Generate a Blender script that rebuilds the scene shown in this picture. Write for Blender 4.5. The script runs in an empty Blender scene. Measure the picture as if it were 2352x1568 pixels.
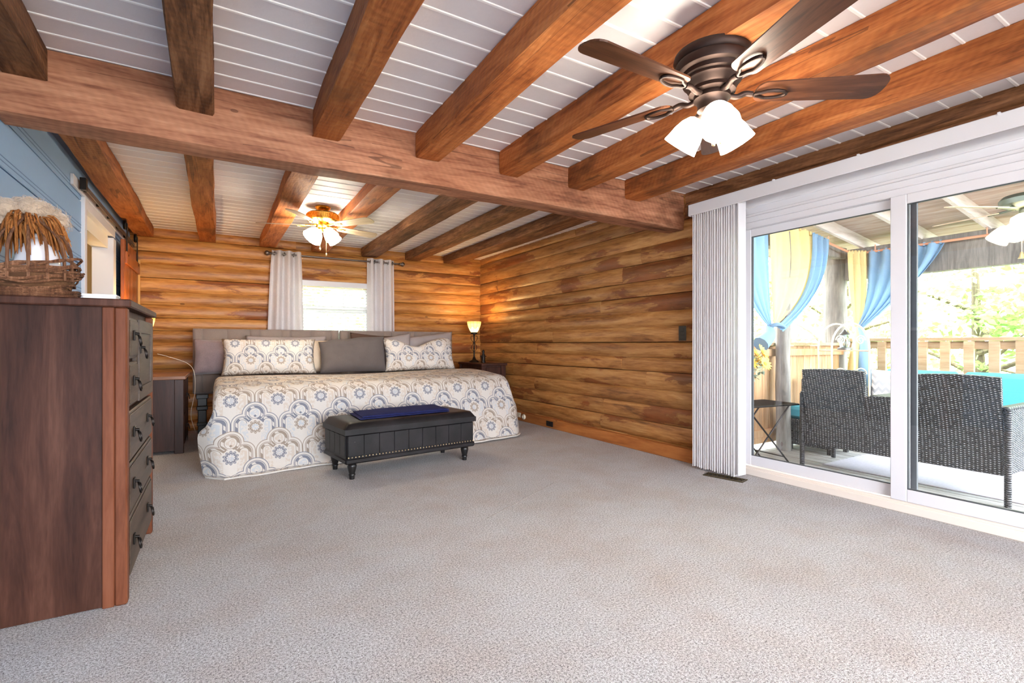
import bpy, bmesh, math, random
from mathutils import Vector, Matrix, noise as mnoise
R = math.radians
random.seed(7)
SC = bpy.context.scene
COL = SC.collection

# ------------------------------------------------------------------ camera
CAM_H = 1.05
FPX = 1137.0
YAW = math.atan(676 / 1137.0)
cd = bpy.data.cameras.new('camera')
cd.sensor_width = 36.0
cd.lens = FPX / 2352 * 36
cd.shift_y = 7 / 2352
cd.clip_start = 0.05
cam = bpy.data.objects.new('camera', cd)
COL.objects.link(cam)
cam.location = (0, 0, CAM_H)
cam.rotation_euler = (math.pi / 2, 0, -YAW)
SC.camera = cam

# ------------------------------------------------------------------ world, sun, exposure
w = bpy.data.worlds.new('sky')
SC.world = w
w.use_nodes = True
wn = w.node_tree.nodes
bg = wn['Background']
bg.inputs[0].default_value = (0.89, 0.945, 1.02, 1)
bg.inputs[1].default_value = 17.0
sd = bpy.data.lights.new('sun', 'SUN')
sd.energy = 14.0
sd.angle = R(2)
sd.color = (1.0, 0.95, 0.86)
sun = bpy.data.objects.new('sun', sd)
COL.objects.link(sun)
sun.rotation_euler = (R(24), R(18), R(0))
def portal(loc, rot, sx, sy):
    l = bpy.data.lights.new('daylight_portal', 'AREA')
    l.shape = 'RECTANGLE'; l.size = sx; l.size_y = sy
    l.cycles.is_portal = True
    o = bpy.data.objects.new('daylight_portal', l)
    COL.objects.link(o); o.location = loc; o.rotation_euler = rot
portal((3.72, 1.47, 1.05), (0, R(90), 0), 1.9, 2.1)      # patio door, faces the room
portal((1.38, 7.30, 1.4), (R(-90), 0, 0), 0.9, 0.9)      # bedroom window
portal((1.2, -2.42, 1.25), (R(90), 0, 0), 3.0, 1.9)      # unseen window added behind the camera for fill light
vs = SC.view_settings
vs.view_transform = 'Standard'
vs.look = 'None'
vs.gamma = 1.0
vs.exposure = 0.80
vs.use_curve_mapping = False
SC.cycles.max_bounces = 10
SC.cycles.diffuse_bounces = 6
SC.cycles.transparent_max_bounces = 16
SC.cycles.sample_clamp_indirect = 8.0
SC.cycles.caustics_reflective = False
SC.cycles.caustics_refractive = False

# ------------------------------------------------------------------ shader helpers
class S:
    """a value socket with arithmetic"""
    def __init__(s, b, k): s.b, s.k = b, k
    def _m(s, op, o=None, c=None): return s.b.math(op, s, o, c)
    def __add__(s, o): return s._m('ADD', o)
    __radd__ = __add__
    def __sub__(s, o): return s._m('SUBTRACT', o)
    def __rsub__(s, o): return s.b.math('SUBTRACT', o, s)
    def __mul__(s, o): return s._m('MULTIPLY', o)
    __rmul__ = __mul__
    def __truediv__(s, o): return s._m('DIVIDE', o)
    def __neg__(s): return s._m('MULTIPLY', -1.0)
    def frac(s): return s._m('FRACT')
    def floor(s): return s._m('FLOOR')
    def abs(s): return s._m('ABSOLUTE')
    def lt(s, o): return s._m('LESS_THAN', o)
    def gt(s, o): return s._m('GREATER_THAN', o)
    def min(s, o): return s._m('MINIMUM', o)
    def max(s, o): return s._m('MAXIMUM', o)
    def pow(s, o): return s._m('POWER', o)
    def sin(s): return s._m('SINE')
    def cos(s): return s._m('COSINE')
    def sqrt(s): return s._m('SQRT')
    def clamp(s): return s.max(0.0).min(1.0)
    def step(s, a, b): return ((s - a) / (b - a)).clamp()

class B:
    """material builder"""
    def __init__(s, name):
        s.m = bpy.data.materials.new(name)
        s.m.use_nodes = True
        s.t = s.m.node_tree
        s.n = s.t.nodes
        s.p = s.n['Principled BSDF']
        s.out = s.n['Material Output']
    def node(s, t): return s.n.new(t)
    def link(s, a, b):
        s.t.links.new(a.k if isinstance(a, S) else a, b)
    def put(s, sock, v):
        if v is None: return
        if isinstance(v, (S,)) or hasattr(v, 'is_output'): s.link(v, sock)
        else: sock.default_value = v
    def math(s, op, a, b=None, c=None):
        n = s.node('ShaderNodeMath'); n.operation = op
        for i, v in enumerate((a, b, c)): s.put(n.inputs[i], v)
        return S(s, n.outputs[0])
    def tc(s, kind='Object'): return s.node('ShaderNodeTexCoord').outputs[kind]
    def rnd(s): return S(s, s.node('ShaderNodeObjectInfo').outputs['Random'])
    def sep(s, v):
        n = s.node('ShaderNodeSeparateXYZ'); s.link(v, n.inputs[0])
        return [S(s, o) for o in n.outputs]
    def comb(s, x, y, z):
        n = s.node('ShaderNodeCombineXYZ')
        for i, v in enumerate((x, y, z)): s.put(n.inputs[i], v)
        return n.outputs[0]
    def vmul(s, v, sc):
        n = s.node('ShaderNodeVectorMath'); n.operation = 'MULTIPLY'
        s.link(v, n.inputs[0]); s.put(n.inputs[1], sc); return n.outputs[0]
    def vadd(s, v, a):
        n = s.node('ShaderNodeVectorMath'); n.operation = 'ADD'
        s.link(v, n.inputs[0]); s.put(n.inputs[1], a); return n.outputs[0]
    def noise(s, v, scale, detail=3, rough=0.55, dist=0.0):
        n = s.node('ShaderNodeTexNoise')
        if v is not None: s.link(v, n.inputs['Vector'])
        n.inputs['Scale'].default_value = scale
        n.inputs['Detail'].default_value = detail
        n.inputs['Roughness'].default_value = rough
        n.inputs['Distortion'].default_value = dist
        return S(s, n.outputs['Fac'])
    def voro(s, v, scale, out='Distance', feat='F1'):
        n = s.node('ShaderNodeTexVoronoi'); n.feature = feat
        if v is not None: s.link(v, n.inputs['Vector'])
        n.inputs['Scale'].default_value = scale
        return S(s, n.outputs[out]) if out == 'Distance' else n.outputs[out]
    def ramp(s, f, stops):
        n = s.node('ShaderNodeValToRGB'); s.put(n.inputs[0], f)
        e = n.color_ramp.elements
        while len(e) < len(stops): e.new(0.5)
        for i, (p, c) in enumerate(stops):
            e[i].position = p; e[i].color = (c[0], c[1], c[2], 1)
        return n.outputs[0]
    def mix(s, f, a, b, mode='MIX'):
        n = s.node('ShaderNodeMix'); n.data_type = 'RGBA'; n.blend_type = mode
        s.put(n.inputs[0], f)
        for i, v in ((6, a), (7, b)):
            s.put(n.inputs[i], tuple(v) + (1,) if isinstance(v, (tuple, list)) and len(v) == 3 else v)
        return n.outputs[2]
    def scale(s, col, f):
        n = s.node('ShaderNodeVectorMath'); n.operation = 'SCALE'
        s.link(col, n.inputs[0]); s.put(n.inputs['Scale'], f); return n.outputs[0]
    def bump(s, h, strength=0.3, dist=0.01):
        n = s.node('ShaderNodeBump'); s.link(h, n.inputs['Height'])
        n.inputs['Strength'].default_value = strength
        n.inputs['Distance'].default_value = dist
        s.link(n.outputs[0], s.p.inputs['Normal'])
    def done(s, col=None, rough=0.5, metal=0.0, spec=None, **kw):
        if col is not None:
            s.put(s.p.inputs['Base Color'], tuple(col) + (1,) if isinstance(col, (tuple, list)) else col)
        s.put(s.p.inputs['Roughness'], rough)
        s.put(s.p.inputs['Metallic'], metal)
        if spec is not None: s.p.inputs['Specular IOR Level'].default_value = spec
        for k, v in kw.items(): s.put(s.p.inputs[k.replace('_', ' ')], v)
        return s.m

def srgb(r, g, b):
    f = lambda c: (c / 255 / 12.92) if c / 255 <= 0.04045 else ((c / 255 + 0.055) / 1.055) ** 2.4
    return (f(r), f(g), f(b))

def plain(name, rgb, rough=0.5, metal=0.0, spec=None, nscale=0, namt=0.08, bump=0.0, bscale=200):
    b = B(name)
    col = srgb(*rgb)
    if nscale:
        n = b.noise(b.tc(), nscale, 3)
        c = b.scale(b.mix(0.0, col, col), (n - 0.5) * (namt * 2) + 1.0)
    else: c = col
    if bump: b.bump(b.noise(b.tc(), bscale, 2), bump, 0.004)
    return b.done(c, rough, metal, spec)

def wood(name, cols, axis='X', rough=0.55, bark=0.0, saw=0.0, tone=0.22, bump=0.35, gs=16.0, stain=0.35, spec=0.3):
    """grain stretched along axis; per-object tone; optional dark bark patches and saw marks"""
    b = B(name)
    r = b.rnd()
    co = b.vadd(b.tc(), b.comb(r * 31.0, r * 17.0, r * 23.0))
    al, ac = 0.10, 1.0
    sc = {'X': (al, ac, ac), 'Y': (ac, al, ac), 'Z': (ac, ac, al)}[axis]
    v = b.vmul(co, sc)
    g = b.noise(v, gs, 6, 0.62, 1.2)
    fine = b.noise(v, gs * 6, 3, 0.6)
    big = b.noise(b.vmul(co, tuple(0.35 if s == al else 1.0 for s in sc)), 2.2, 3)
    f = g * 0.7 + fine * 0.3
    n = len(cols)
    col = b.ramp(f.step(0.34, 0.66), [(i / (n - 1), srgb(*c)) for i, c in enumerate(cols)])
    col = b.scale(col, (r - 0.5) * tone + (big - 0.5) * stain * 2 + 1.0)
    # knots
    kv = b.voro(b.vmul(co, tuple(0.5 if s == al else 1.0 for s in sc)), 2.6)
    kn = kv.lt(0.032)
    col = b.mix(kn * 0.6, col, srgb(70, 36, 18))
    h = f
    if bark:
        bn = b.noise(b.vmul(co, tuple(0.30 if s == al else 1.3 for s in sc)), 5.0, 7, 0.68, 0.5)
        area = b.noise(b.vmul(co, tuple(0.5 if s == al else 1.6 for s in sc)), 1.25, 2)
        k = (bn * 0.55 + area * 0.75).step(0.800 - bark * 0.1, 0.825 - bark * 0.1)
        dk = b.mix(bn.step(0.45, 0.7), srgb(92, 40, 18), srgb(136, 66, 28))
        col = b.mix(k * 0.75, col, dk)
        h = h + k * 0.5
    if saw:
        ax = {'X': 0, 'Y': 1, 'Z': 2}[axis]
        xs = b.sep(b.tc())
        ss = (xs[ax] * 150.0 + xs[2] * 90.0 + big * 25.0).sin()
        h = h + ss * 0.12 * saw
        col = b.scale(col, ss * 0.035 * saw + 1.0)
        dn = b.noise(b.vmul(co, tuple(0.5 if s == al else 1.0 for s in sc)), 1.7, 5, 0.7)
        col = b.mix(dn.step(0.56, 0.66) * 0.6, col, srgb(74, 44, 26))
        ck = b.noise(b.vmul(co, tuple(0.07 if s == al else 2.4 for s in sc)), 2.8, 2, 0.5)
        ca = b.noise(co, 1.9, 2)
        crack = (ck - 0.5).abs().lt(0.005) * ca.gt(0.5)
        col = b.mix(crack * 0.5, col, srgb(52, 28, 16))
        h = h - crack * 0.4
    b.bump(h, bump, 0.012)
    return b.done(col, rough, 0.0, spec)

def metal(name, rgb, rough=0.3):
    b = B(name); n = b.noise(b.tc(), 30, 2)
    return b.done(srgb(*rgb), n * 0.15 + rough, 1.0)

def fabric(name, rgb, scale=900, amt=0.25, bump=0.25, rough=0.9, sheen=0.0, big=0.12, trans=0.0):
    b = B(name)
    co = b.tc()
    x, y, z = b.sep(b.vmul(co, (scale, scale, scale)))
    n = b.noise(co, scale * 0.45, 2)
    n2 = b.noise(co, 7, 3)
    c = b.scale(b.mix(0.0, srgb(*rgb), srgb(*rgb)), (n - 0.5) * amt * 2 + (n2 - 0.5) * big * 2 + 1.0)
    b.bump(n + n2 * 0.6, bump, 0.003)
    m = b.done(c, rough, 0, 0.2)
    if sheen: b.p.inputs['Sheen Weight'].default_value = sheen
    if trans:
        t = b.node('ShaderNodeBsdfTranslucent'); b.link(c, t.inputs[0])
        mx = b.node('ShaderNodeMixShader'); mx.inputs[0].default_value = trans
        b.link(b.p.outputs[0], mx.inputs[1]); b.link(t.outputs[0], mx.inputs[2])
        b.link(mx.outputs[0], b.out.inputs[0])
    return m

def emitter(name, rgb, strength):
    b = B(name)
    b.p.inputs['Emission Color'].default_value = tuple(rgb) + (1,)
    b.p.inputs['Emission Strength'].default_value = strength
    return b.done((0.9, 0.88, 0.8), 0.4)

def glassmat(name, tint=(1, 1, 1), gloss=0.06, dirt=0.0):
    b = B(name)
    tr = b.node('ShaderNodeBsdfTransparent'); tr.inputs[0].default_value = tuple(tint) + (1,)
    gl = b.node('ShaderNodeBsdfGlossy'); gl.inputs['Roughness'].default_value = 0.02
    lw = b.node('ShaderNodeFresnel'); lw.inputs[0].default_value = 1.45
    mx = b.node('ShaderNodeMixShader')
    b.link(S(b, lw.outputs[0]) * 0.8 + gloss * 0.2, mx.inputs[0])
    b.link(tr.outputs[0], mx.inputs[1]); b.link(gl.outputs[0], mx.inputs[2])
    b.link(mx.outputs[0], b.out.inputs[0])
    return b.m

# ------------------------------------------------------------------ mesh helpers
WORLD_INV = {}
class MB:
    def __init__(s): s.v = []; s.f = []; s.uv = []
    def add(s, vs, fs, uvs=None):
        o = len(s.v); s.v += [tuple(p) for p in vs]
        for i, f in enumerate(fs):
            s.f.append([o + k for k in f]); s.uv.append(uvs[i] if uvs else None)
        return s
    def box(s, x0, x1, y0, y1, z0, z1, c=0.0, mat=None):
        x0, x1 = min(x0, x1), max(x0, x1); y0, y1 = min(y0, y1), max(y0, y1); z0, z1 = min(z0, z1), max(z0, z1)
        c = min(c, (x1 - x0) * .45, (y1 - y0) * .45, (z1 - z0) * .45)
        if c <= 0:
            vs = [(x, y, z) for x in (x0, x1) for y in (y0, y1) for z in (z0, z1)]
            fs = [(0, 1, 3, 2), (4, 6, 7, 5), (0, 4, 5, 1), (2, 3, 7, 6), (0, 2, 6, 4), (1, 5, 7, 3)]
        else:
            vs = []; idx = {}
            for i in (0, 1):
                for j in (0, 1):
                    for k in (0, 1):
                        X, Y, Z = (x0, x1)[i], (y0, y1)[j], (z0, z1)[k]
                        dx, dy, dz = (c, -c)[i], (c, -c)[j], (c, -c)[k]
                        for a, p in enumerate(((X, Y + dy, Z + dz), (X + dx, Y, Z + dz), (X + dx, Y + dy, Z))):
                            idx[i, j, k, a] = len(vs); vs.append(p)
            g = lambda i, j, k, a: idx[i, j, k, a]
            fs = []
            for i in (0, 1): fs.append([g(i, 0, 0, 0), g(i, 0, 1, 0), g(i, 1, 1, 0), g(i, 1, 0, 0)])
            for j in (0, 1): fs.append([g(0, j, 0, 1), g(1, j, 0, 1), g(1, j, 1, 1), g(0, j, 1, 1)])
            for k in (0, 1): fs.append([g(0, 0, k, 2), g(0, 1, k, 2), g(1, 1, k, 2), g(1, 0, k, 2)])
            for i in (0, 1):
                for j in (0, 1): fs.append([g(i, j, 0, 0), g(i, j, 1, 0), g(i, j, 1, 1), g(i, j, 0, 1)])
                for k in (0, 1): fs.append([g(i, 0, k, 0), g(i, 1, k, 0), g(i, 1, k, 2), g(i, 0, k, 2)])
            for j in (0, 1):
                for k in (0, 1): fs.append([g(0, j, k, 1), g(1, j, k, 1), g(1, j, k, 2), g(0, j, k, 2)])
            for i in (0, 1):
                for j in (0, 1):
                    for k in (0, 1): fs.append([g(i, j, k, 0), g(i, j, k, 1), g(i, j, k, 2)])
        if mat is not None: vs = [mat @ Vector(p) for p in vs]
        return s.add(vs, fs)
    def tube(s, pts, r, n=8, caps=True):
        pts = [Vector(p) for p in pts]
        rs = r if isinstance(r, (list, tuple)) else [r] * len(pts)
        rings = []; up = None
        for i, p in enumerate(pts):
            d = (pts[min(i + 1, len(pts) - 1)] - pts[max(i - 1, 0)])
            d = d.normalized() if d.length > 1e-9 else Vector((0, 0, 1))
            if up is None:
                up = Vector((0, 0, 1)) if abs(d.z) < .9 else Vector((1, 0, 0))
            a = d.cross(up)
            a = a.normalized() if a.length > 1e-6 else d.orthogonal().normalized()
            up = a.cross(d).normalized()
            rings.append([p + (a * math.cos(2 * math.pi * k / n) + up * math.sin(2 * math.pi * k / n)) * rs[i] for k in range(n)])
        vs = [q for ring in rings for q in ring]
        fs = [(i * n + k, i * n + (k + 1) % n, (i + 1) * n + (k + 1) % n, (i + 1) * n + k) for i in range(len(pts) - 1) for k in range(n)]
        if caps: fs += [list(range(n))[::-1], [(len(pts) - 1) * n + k for k in range(n)]]
        return s.add(vs, fs)
    def lathe(s, prof, n=24, mat=None, cap=True):
        vs = [(r * math.cos(2 * math.pi * k / n), r * math.sin(2 * math.pi * k / n), z) for r, z in prof for k in range(n)]
        fs = [(i * n + k, i * n + (k + 1) % n, (i + 1) * n + (k + 1) % n, (i + 1) * n + k) for i in range(len(prof) - 1) for k in range(n)]
        if cap: fs += [list(range(n))[::-1], [(len(prof) - 1) * n + k for k in range(n)]]
        if mat is not None: vs = [mat @ Vector(p) for p in vs]
        return s.add(vs, fs)
    def prism(s, poly, h0, h1, mat=None):
        """polygon in XY extruded in Z"""
        n = len(poly)
        vs = [(x, y, h0) for x, y in poly] + [(x, y, h1) for x, y in poly]
        fs = [list(range(n))[::-1], list(range(n, 2 * n))] + [(i, (i + 1) % n, n + (i + 1) % n, n + i) for i in range(n)]
        if mat is not None: vs = [mat @ Vector(p) for p in vs]
        return s.add(vs, fs)
    def surf(s, g, uvg=None, closed=False, thick=0.0):
        """grid of points g[i][j]; optional thickness along normals"""
        ni, nj = len(g), len(g[0])
        vs = [Vector(g[i][j]) for i in range(ni) for j in range(nj)]
        fs = []; uvs = []
        for i in range(ni - 1):
            for j in range(nj if closed else nj - 1):
                j2 = (j + 1) % nj
                fs.append((i * nj + j, i * nj + j2, (i + 1) * nj + j2, (i + 1) * nj + j))
                if uvg: uvs.append([uvg[i][j], uvg[i][j2], uvg[i + 1][j2], uvg[i + 1][j]])
        if thick:
            nr = []
            for i in range(ni):
                for j in range(nj):
                    a = Vector(g[min(i + 1, ni - 1)][j]) - Vector(g[max(i - 1, 0)][j])
                    c = Vector(g[i][min(j + 1, nj - 1)]) - Vector(g[i][max(j - 1, 0)])
                    q = a.cross(c); nr.append(q.normalized() if q.length > 1e-9 else Vector((0, 0, 1)))
            m = len(vs)
            back = [vs[k] + nr[k] * thick for k in range(m)]
            fb = [tuple(m + k for k in reversed(f)) for f in fs]
            ub = [list(reversed(u)) for u in uvs]
            rim = []
            for i in range(ni - 1):
                for j in (0, nj - 1): rim.append((i * nj + j, (i + 1) * nj + j, m + (i + 1) * nj + j, m + i * nj + j))
            for j in range(nj - 1):
                for i in (0, ni - 1): rim.append((i * nj + j, i * nj + j + 1, m + i * nj + j + 1, m + i * nj + j))
            vs = vs + back
            if uvg: uvs = uvs + ub + [[uvg[0][0]] * 4 for _ in rim]
            fs = fs + fb + rim
        return s.add(vs, fs, uvs if uvg else None)
    def xf(s, mat):
        s.v = [tuple(mat @ Vector(p)) for p in s.v]; return s
    def mesh(s, name, m=None, smooth=None):
        me = bpy.data.meshes.new(name)
        me.from_pydata(s.v, [], s.f)
        if any(u is not None for u in s.uv):
            ul = me.uv_layers.new(name='UVMap').data
            k = 0
            for f, u in zip(s.f, s.uv):
                for a in range(len(f)):
                    ul[k].uv = u[a] if u else (0, 0); k += 1
        bm = bmesh.new(); bm.from_mesh(me)
        bmesh.ops.recalc_face_normals(bm, faces=bm.faces); bm.to_mesh(me); bm.free()
        if m: me.materials.append(m)
        if smooth is not None:
            me.polygons.foreach_set('use_smooth', [True] * len(me.polygons))
            me.set_sharp_from_angle(angle=R(smooth))
        return me
    def build(s, name, m, parent=None, smooth=None):
        return obj(name, s.mesh(name, m, smooth), parent)

def obj(name, me, parent=None):
    o = bpy.data.objects.new(name, me)
    COL.objects.link(o)
    if parent is not None:
        o.parent = parent
        if parent.name in WORLD_INV: o.matrix_parent_inverse = WORLD_INV[parent.name]
    return o

def tag(o, label=None, cat=None, group=None, kind=None):
    if label: o['label'] = label
    if cat: o['category'] = cat
    if group: o['group'] = group
    if kind: o['kind'] = kind
    return o

def thing(name, label, cat, loc=(0, 0, 0), rz=0.0, group=None, world=False, kind=None):
    """Empty at a thing's base. world=True: its parts are given in world coordinates."""
    o = bpy.data.objects.new(name, None)
    o.empty_display_size = 0.05
    COL.objects.link(o)
    o.location = loc; o.rotation_euler = (0, 0, rz)
    if world: WORLD_INV[o.name] = (Matrix.Translation(loc) @ Matrix.Rotation(rz, 4, 'Z')).inverted()
    return tag(o, label, cat, group, kind)

def copy_tree(o, parent=None):
    c = o.copy(); COL.objects.link(c)
    if parent is not None: c.parent = parent
    for ch in list(o.children): copy_tree(ch, c)
    return c

def bx(*a, **k): return MB().box(*a, **k)
def dirmat(p, d, roll=0):
    """matrix placing local +Z along d at p"""
    q = Vector(d).normalized().to_track_quat('Z', 'Y')
    return Matrix.Translation(p) @ q.to_matrix().to_4x4() @ Matrix.Rotation(roll, 4, 'Z')
def smooth01(t): t = max(0., min(1., t)); return t * t * (3 - 2 * t)
def lerp(a, b, t): return a + (b - a) * t
def bez(p, n=12):
    """Catmull-Rom through the points p"""
    p = [Vector(q) for q in p]; out = []
    P = [p[0] * 2 - p[1]] + p + [p[-1] * 2 - p[-2]]
    for i in range(len(p) - 1):
        a, b, c, d = P[i:i + 4]
        for k in range(n):
            t = k / n
            out.append(.5 * (2 * b + (c - a) * t + (2 * a - 5 * b + 4 * c - d) * t * t + (3 * b - a - 3 * c + d) * t ** 3))
    out.append(p[-1]); return out
# ------------------------------------------------------------------ materials
LOGX = wood('log_pine_x', [(112, 66, 28), (162, 104, 48), (188, 130, 66), (202, 150, 88)], 'X', rough=0.42, bark=0.55, tone=0.2, gs=12, spec=0.45)
LOGY = wood('log_pine_y', [(106, 66, 32), (154, 102, 53), (178, 127, 72), (194, 148, 93)], 'Y', rough=0.42, bark=1.0, tone=0.2, gs=12, spec=0.45)
BEAMX = wood('beam_wood_x', [(112, 66, 46), (150, 98, 72), (172, 118, 88), (186, 136, 106)], 'X', rough=0.7, saw=1.0, gs=14, tone=0.1, stain=0.3)
BEAMD = wood('dark_beam_wood_y', [(64, 38, 22), (104, 66, 40), (136, 92, 60), (160, 114, 78)], 'Y', rough=0.7, saw=1.0, gs=15, tone=0.3, stain=0.5)
BEAMY = wood('beam_wood_y', [(112, 58, 26), (158, 88, 42), (180, 108, 56), (196, 126, 72)], 'Y', rough=0.65, saw=0.9, gs=15, tone=0.35, stain=0.4)
BARND = wood('barn_door_wood', [(110, 52, 22), (150, 78, 36), (176, 100, 52)], 'Z', rough=0.3)
BASEW = wood('baseboard_wood', [(140, 80, 36), (170, 104, 52), (190, 124, 66)], 'Y', rough=0.5, gs=9, bark=0, tone=0.1)
DRESS = wood('dresser_wood', [(44, 24, 17), (66, 39, 29), (86, 55, 43)], 'Z', rough=0.5, gs=11, tone=0.05, bump=0.1, stain=0.4, spec=0.15)
DRESP = wood('dresser_post_wood', [(80, 42, 25), (106, 60, 39), (122, 74, 52)], 'Z', rough=0.5, gs=10, tone=0.05, bump=0.1, stain=0.25, spec=0.15)
DRESF = wood('dresser_front_sheen', [(48, 36, 28), (70, 55, 44), (86, 70, 58)], 'Y', rough=0.45, gs=12, tone=0.12, bump=0.1, stain=0.25)  # dresser wood with its grey reflection mixed into the colour
NIGHT = wood('nightstand_wood', [(40, 22, 16), (58, 32, 24), (72, 42, 32)], 'Z', rough=0.4, gs=10, tone=0.05, bump=0.1)
NIGHTT = wood('nightstand_top_wood', [(120, 80, 58), (146, 104, 80), (160, 120, 94)], 'X', rough=0.35, gs=10, tone=0.05, bump=0.05)
WALNUT = wood('walnut_blade', [(46, 24, 14), (76, 43, 26), (98, 61, 40)], 'X', rough=0.4, gs=20, tone=0.06, bump=0.05, stain=0.15, spec=0.4)
ASHB = wood('pale_blade_wood', [(150, 128, 104), (176, 156, 132), (190, 172, 150)], 'X', rough=0.4, gs=16, tone=0.1, bump=0.05, stain=0.1)
DECKW = wood('deck_wood', [(122, 120, 112), (150, 150, 146), (172, 174, 174)], 'Y', rough=0.8, gs=14, tone=0.25)
FENCEW = wood('fence_wood', [(166, 124, 84), (188, 150, 110), (202, 170, 134)], 'Z', rough=0.75, gs=12, tone=0.2)
RAILW = wood('rail_wood', [(152, 122, 90), (172, 144, 112), (186, 162, 132)], 'Y', rough=0.75, gs=12, tone=0.15)
POSTW = wood('weathered_post', [(96, 92, 88), (124, 120, 114), (150, 146, 140)], 'Z', rough=0.9, gs=10, tone=0.15)
PORCHW = wood('porch_plywood', [(150, 126, 112), (176, 158, 148), (196, 184, 178)], 'Y', rough=0.8, gs=8, tone=0.2)
RAFTW = wood('porch_rafter', [(172, 160, 154), (196, 188, 184), (212, 206, 204)], 'X', rough=0.8, gs=10, tone=0.2)
WHITE = plain('white_vinyl', (216, 214, 217), 0.35, nscale=3, namt=0.02)
CEILP = plain('ceiling_paint', (224, 218, 220), 0.55, nscale=40, namt=0.03, bump=0.12, bscale=90)
HILITE = plain('joint_highlight_white', (250, 248, 247), 0.5)  # painted highlight of the plank joint bevels
BLUE = plain('blue_wall_paint', (130, 162, 196), 0.6, nscale=30, namt=0.03, bump=0.1, bscale=160)
GROOVE = plain('blue_groove_paint', (92, 122, 158), 0.7)
CREAM = plain('cream_wall_paint', (232, 206, 158), 0.7, nscale=20, namt=0.02, bump=0.08, bscale=120)
CREAMT = plain('cream_trim_paint', (232, 224, 206), 0.45)
SILLM = plain('door_sill_vinyl', (228, 216, 204), 0.4)
GASKET = plain('dark_gasket', (70, 72, 76), 0.6)
GLASS = glassmat('window_glass', (0.97, 0.985, 0.99), 0.06)
IRON = metal('black_iron', (52, 48, 46), 0.42)
GREYM = metal('grey_track_steel', (110, 108, 106), 0.4)
BLACKM = plain('black_plastic', (26, 24, 24), 0.4)
CREAMP = plain('ivory_plastic', (226, 214, 190), 0.4)

def carpet():
    b = B('carpet_pile')
    co = b.tc()
    a = b.noise(co, 300, 2, 0.7)
    c = b.noise(co, 120, 2, 0.7)
    d = b.noise(co, 1.3, 4, 0.6)
    e = b.noise(co, 9, 3, 0.6)
    f = a * 0.55 + c * 0.45
    col = b.ramp(f.step(0.39, 0.60), [(0, srgb(104, 98, 98)), (0.35, srgb(184, 180, 179)), (0.7, srgb(224, 221, 221)), (1, srgb(246, 245, 247))])
    pk = b.noise(co, 2.1, 4, 0.65)
    col = b.mix(pk.step(0.42, 0.68) * 0.5, col, b.mix(1.0, col, srgb(236, 218, 204), 'MULTIPLY'))
    col = b.scale(col, (d - 0.5) * 0.22 + (e - 0.5) * 0.12 + 1.0)
    b.bump(f, 0.9, 0.02)
    m = b.done(col, 0.95, 0, 0.1)
    b.p.inputs['Sheen Weight'].default_value = 0.15
    return m
CARPET = carpet()

# ------------------------------------------------------------------ room shell
XL, XR, YF, YB, ZC = -0.87, 3.66, -2.45, 7.16, 2.42
floor = bx(-2.6, XR + 0.04, YF, YB + 0.05, -0.10, 0.0).build('floor', CARPET)
bx(-.01, .01, -.24, .24, -.004, .0012, c=.003).xf(Matrix.Translation((1.80, 2.86, 0)) @ Matrix.Rotation(R(-62), 4, 'Z') @ Matrix.Diagonal((.18, 1.9, 1, 1))).build('carpet_seam', plain('carpet_seam_tone', (158, 148, 142), .95), floor)  # thin darker strip for the carpet seam
tag(floor, 'wall to wall grey beige carpet of the bedroom', None, None, 'structure')

# ceiling: tongue and groove planks run across the joists, white strips imitate light caught on the joints
ceiling = bx(XL - 0.1, XR + 0.1, YF, YB + 0.1, ZC + 0.02, ZC + 0.10).build('ceiling', CEILP)
tag(ceiling, 'white planked ceiling above the timber joists', None, None, 'structure')
pw = 0.145
plank_me = bx(-0.70, XR + 0.04, 0.004, pw - 0.004, ZC, ZC + 0.022, c=0.004).mesh('ceiling_plank', CEILP)
highlight_me = bx(-0.70, XR + 0.04, -0.008, 0.008, ZC - 0.004, ZC + 0.012, c=0.003).mesh('joint_highlight', HILITE)
y = YF
while y < YB:
    p = obj('ceiling_plank', plank_me, ceiling); p.location = (0, y, 0)
    p = obj('joint_highlight', highlight_me, ceiling); p.location = (0, y, 0)
    y += pw

def rough_beam(name, axis, a0, a1, b0, b1, z0, z1, m, n=26, amp=0.006, seed=0):
    """hewn timber: box with wavering faces along axis X or Y"""
    rng = random.Random(seed)
    ph = [rng.uniform(0, 9) for _ in range(8)]
    g = []
    c = 0.008
    prof = [(b0 + c, z0), (b1 - c, z0), (b1, z0 + c), (b1, z1 - c), (b1 - c, z1), (b0 + c, z1), (b0, z1 - c), (b0, z0 + c)]
    for i in range(n + 1):
        a = lerp(a0, a1, i / n)
        ring = []
        for k, (b_, z_) in enumerate(prof):
            w1 = amp * (math.sin(a * 2.1 + ph[k // 2]) + .6 * math.sin(a * 5.3 + ph[(k // 2 + 3) % 8]) + rng.uniform(-.35, .35))
            w2 = amp * (math.sin(a * 1.7 + ph[(k // 2 + 1) % 8]) + rng.uniform(-.35, .35))
            ring.append((a, b_ + w1, z_ + (w2 if z_ < (z0 + z1) / 2 else 0)) if axis == 'X' else (b_ + w1, a, z_ + (w2 if z_ < (z0 + z1) / 2 else 0)))
        g.append(ring)
    mb = MB().surf(g, closed=True)
    mb.f.append(list(range(8))); mb.uv.append(None)
    mb.f.append([n * 8 + k for k in range(8)][::-1]); mb.uv.append(None)
    return mb.build(name, m, None, 40)

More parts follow.
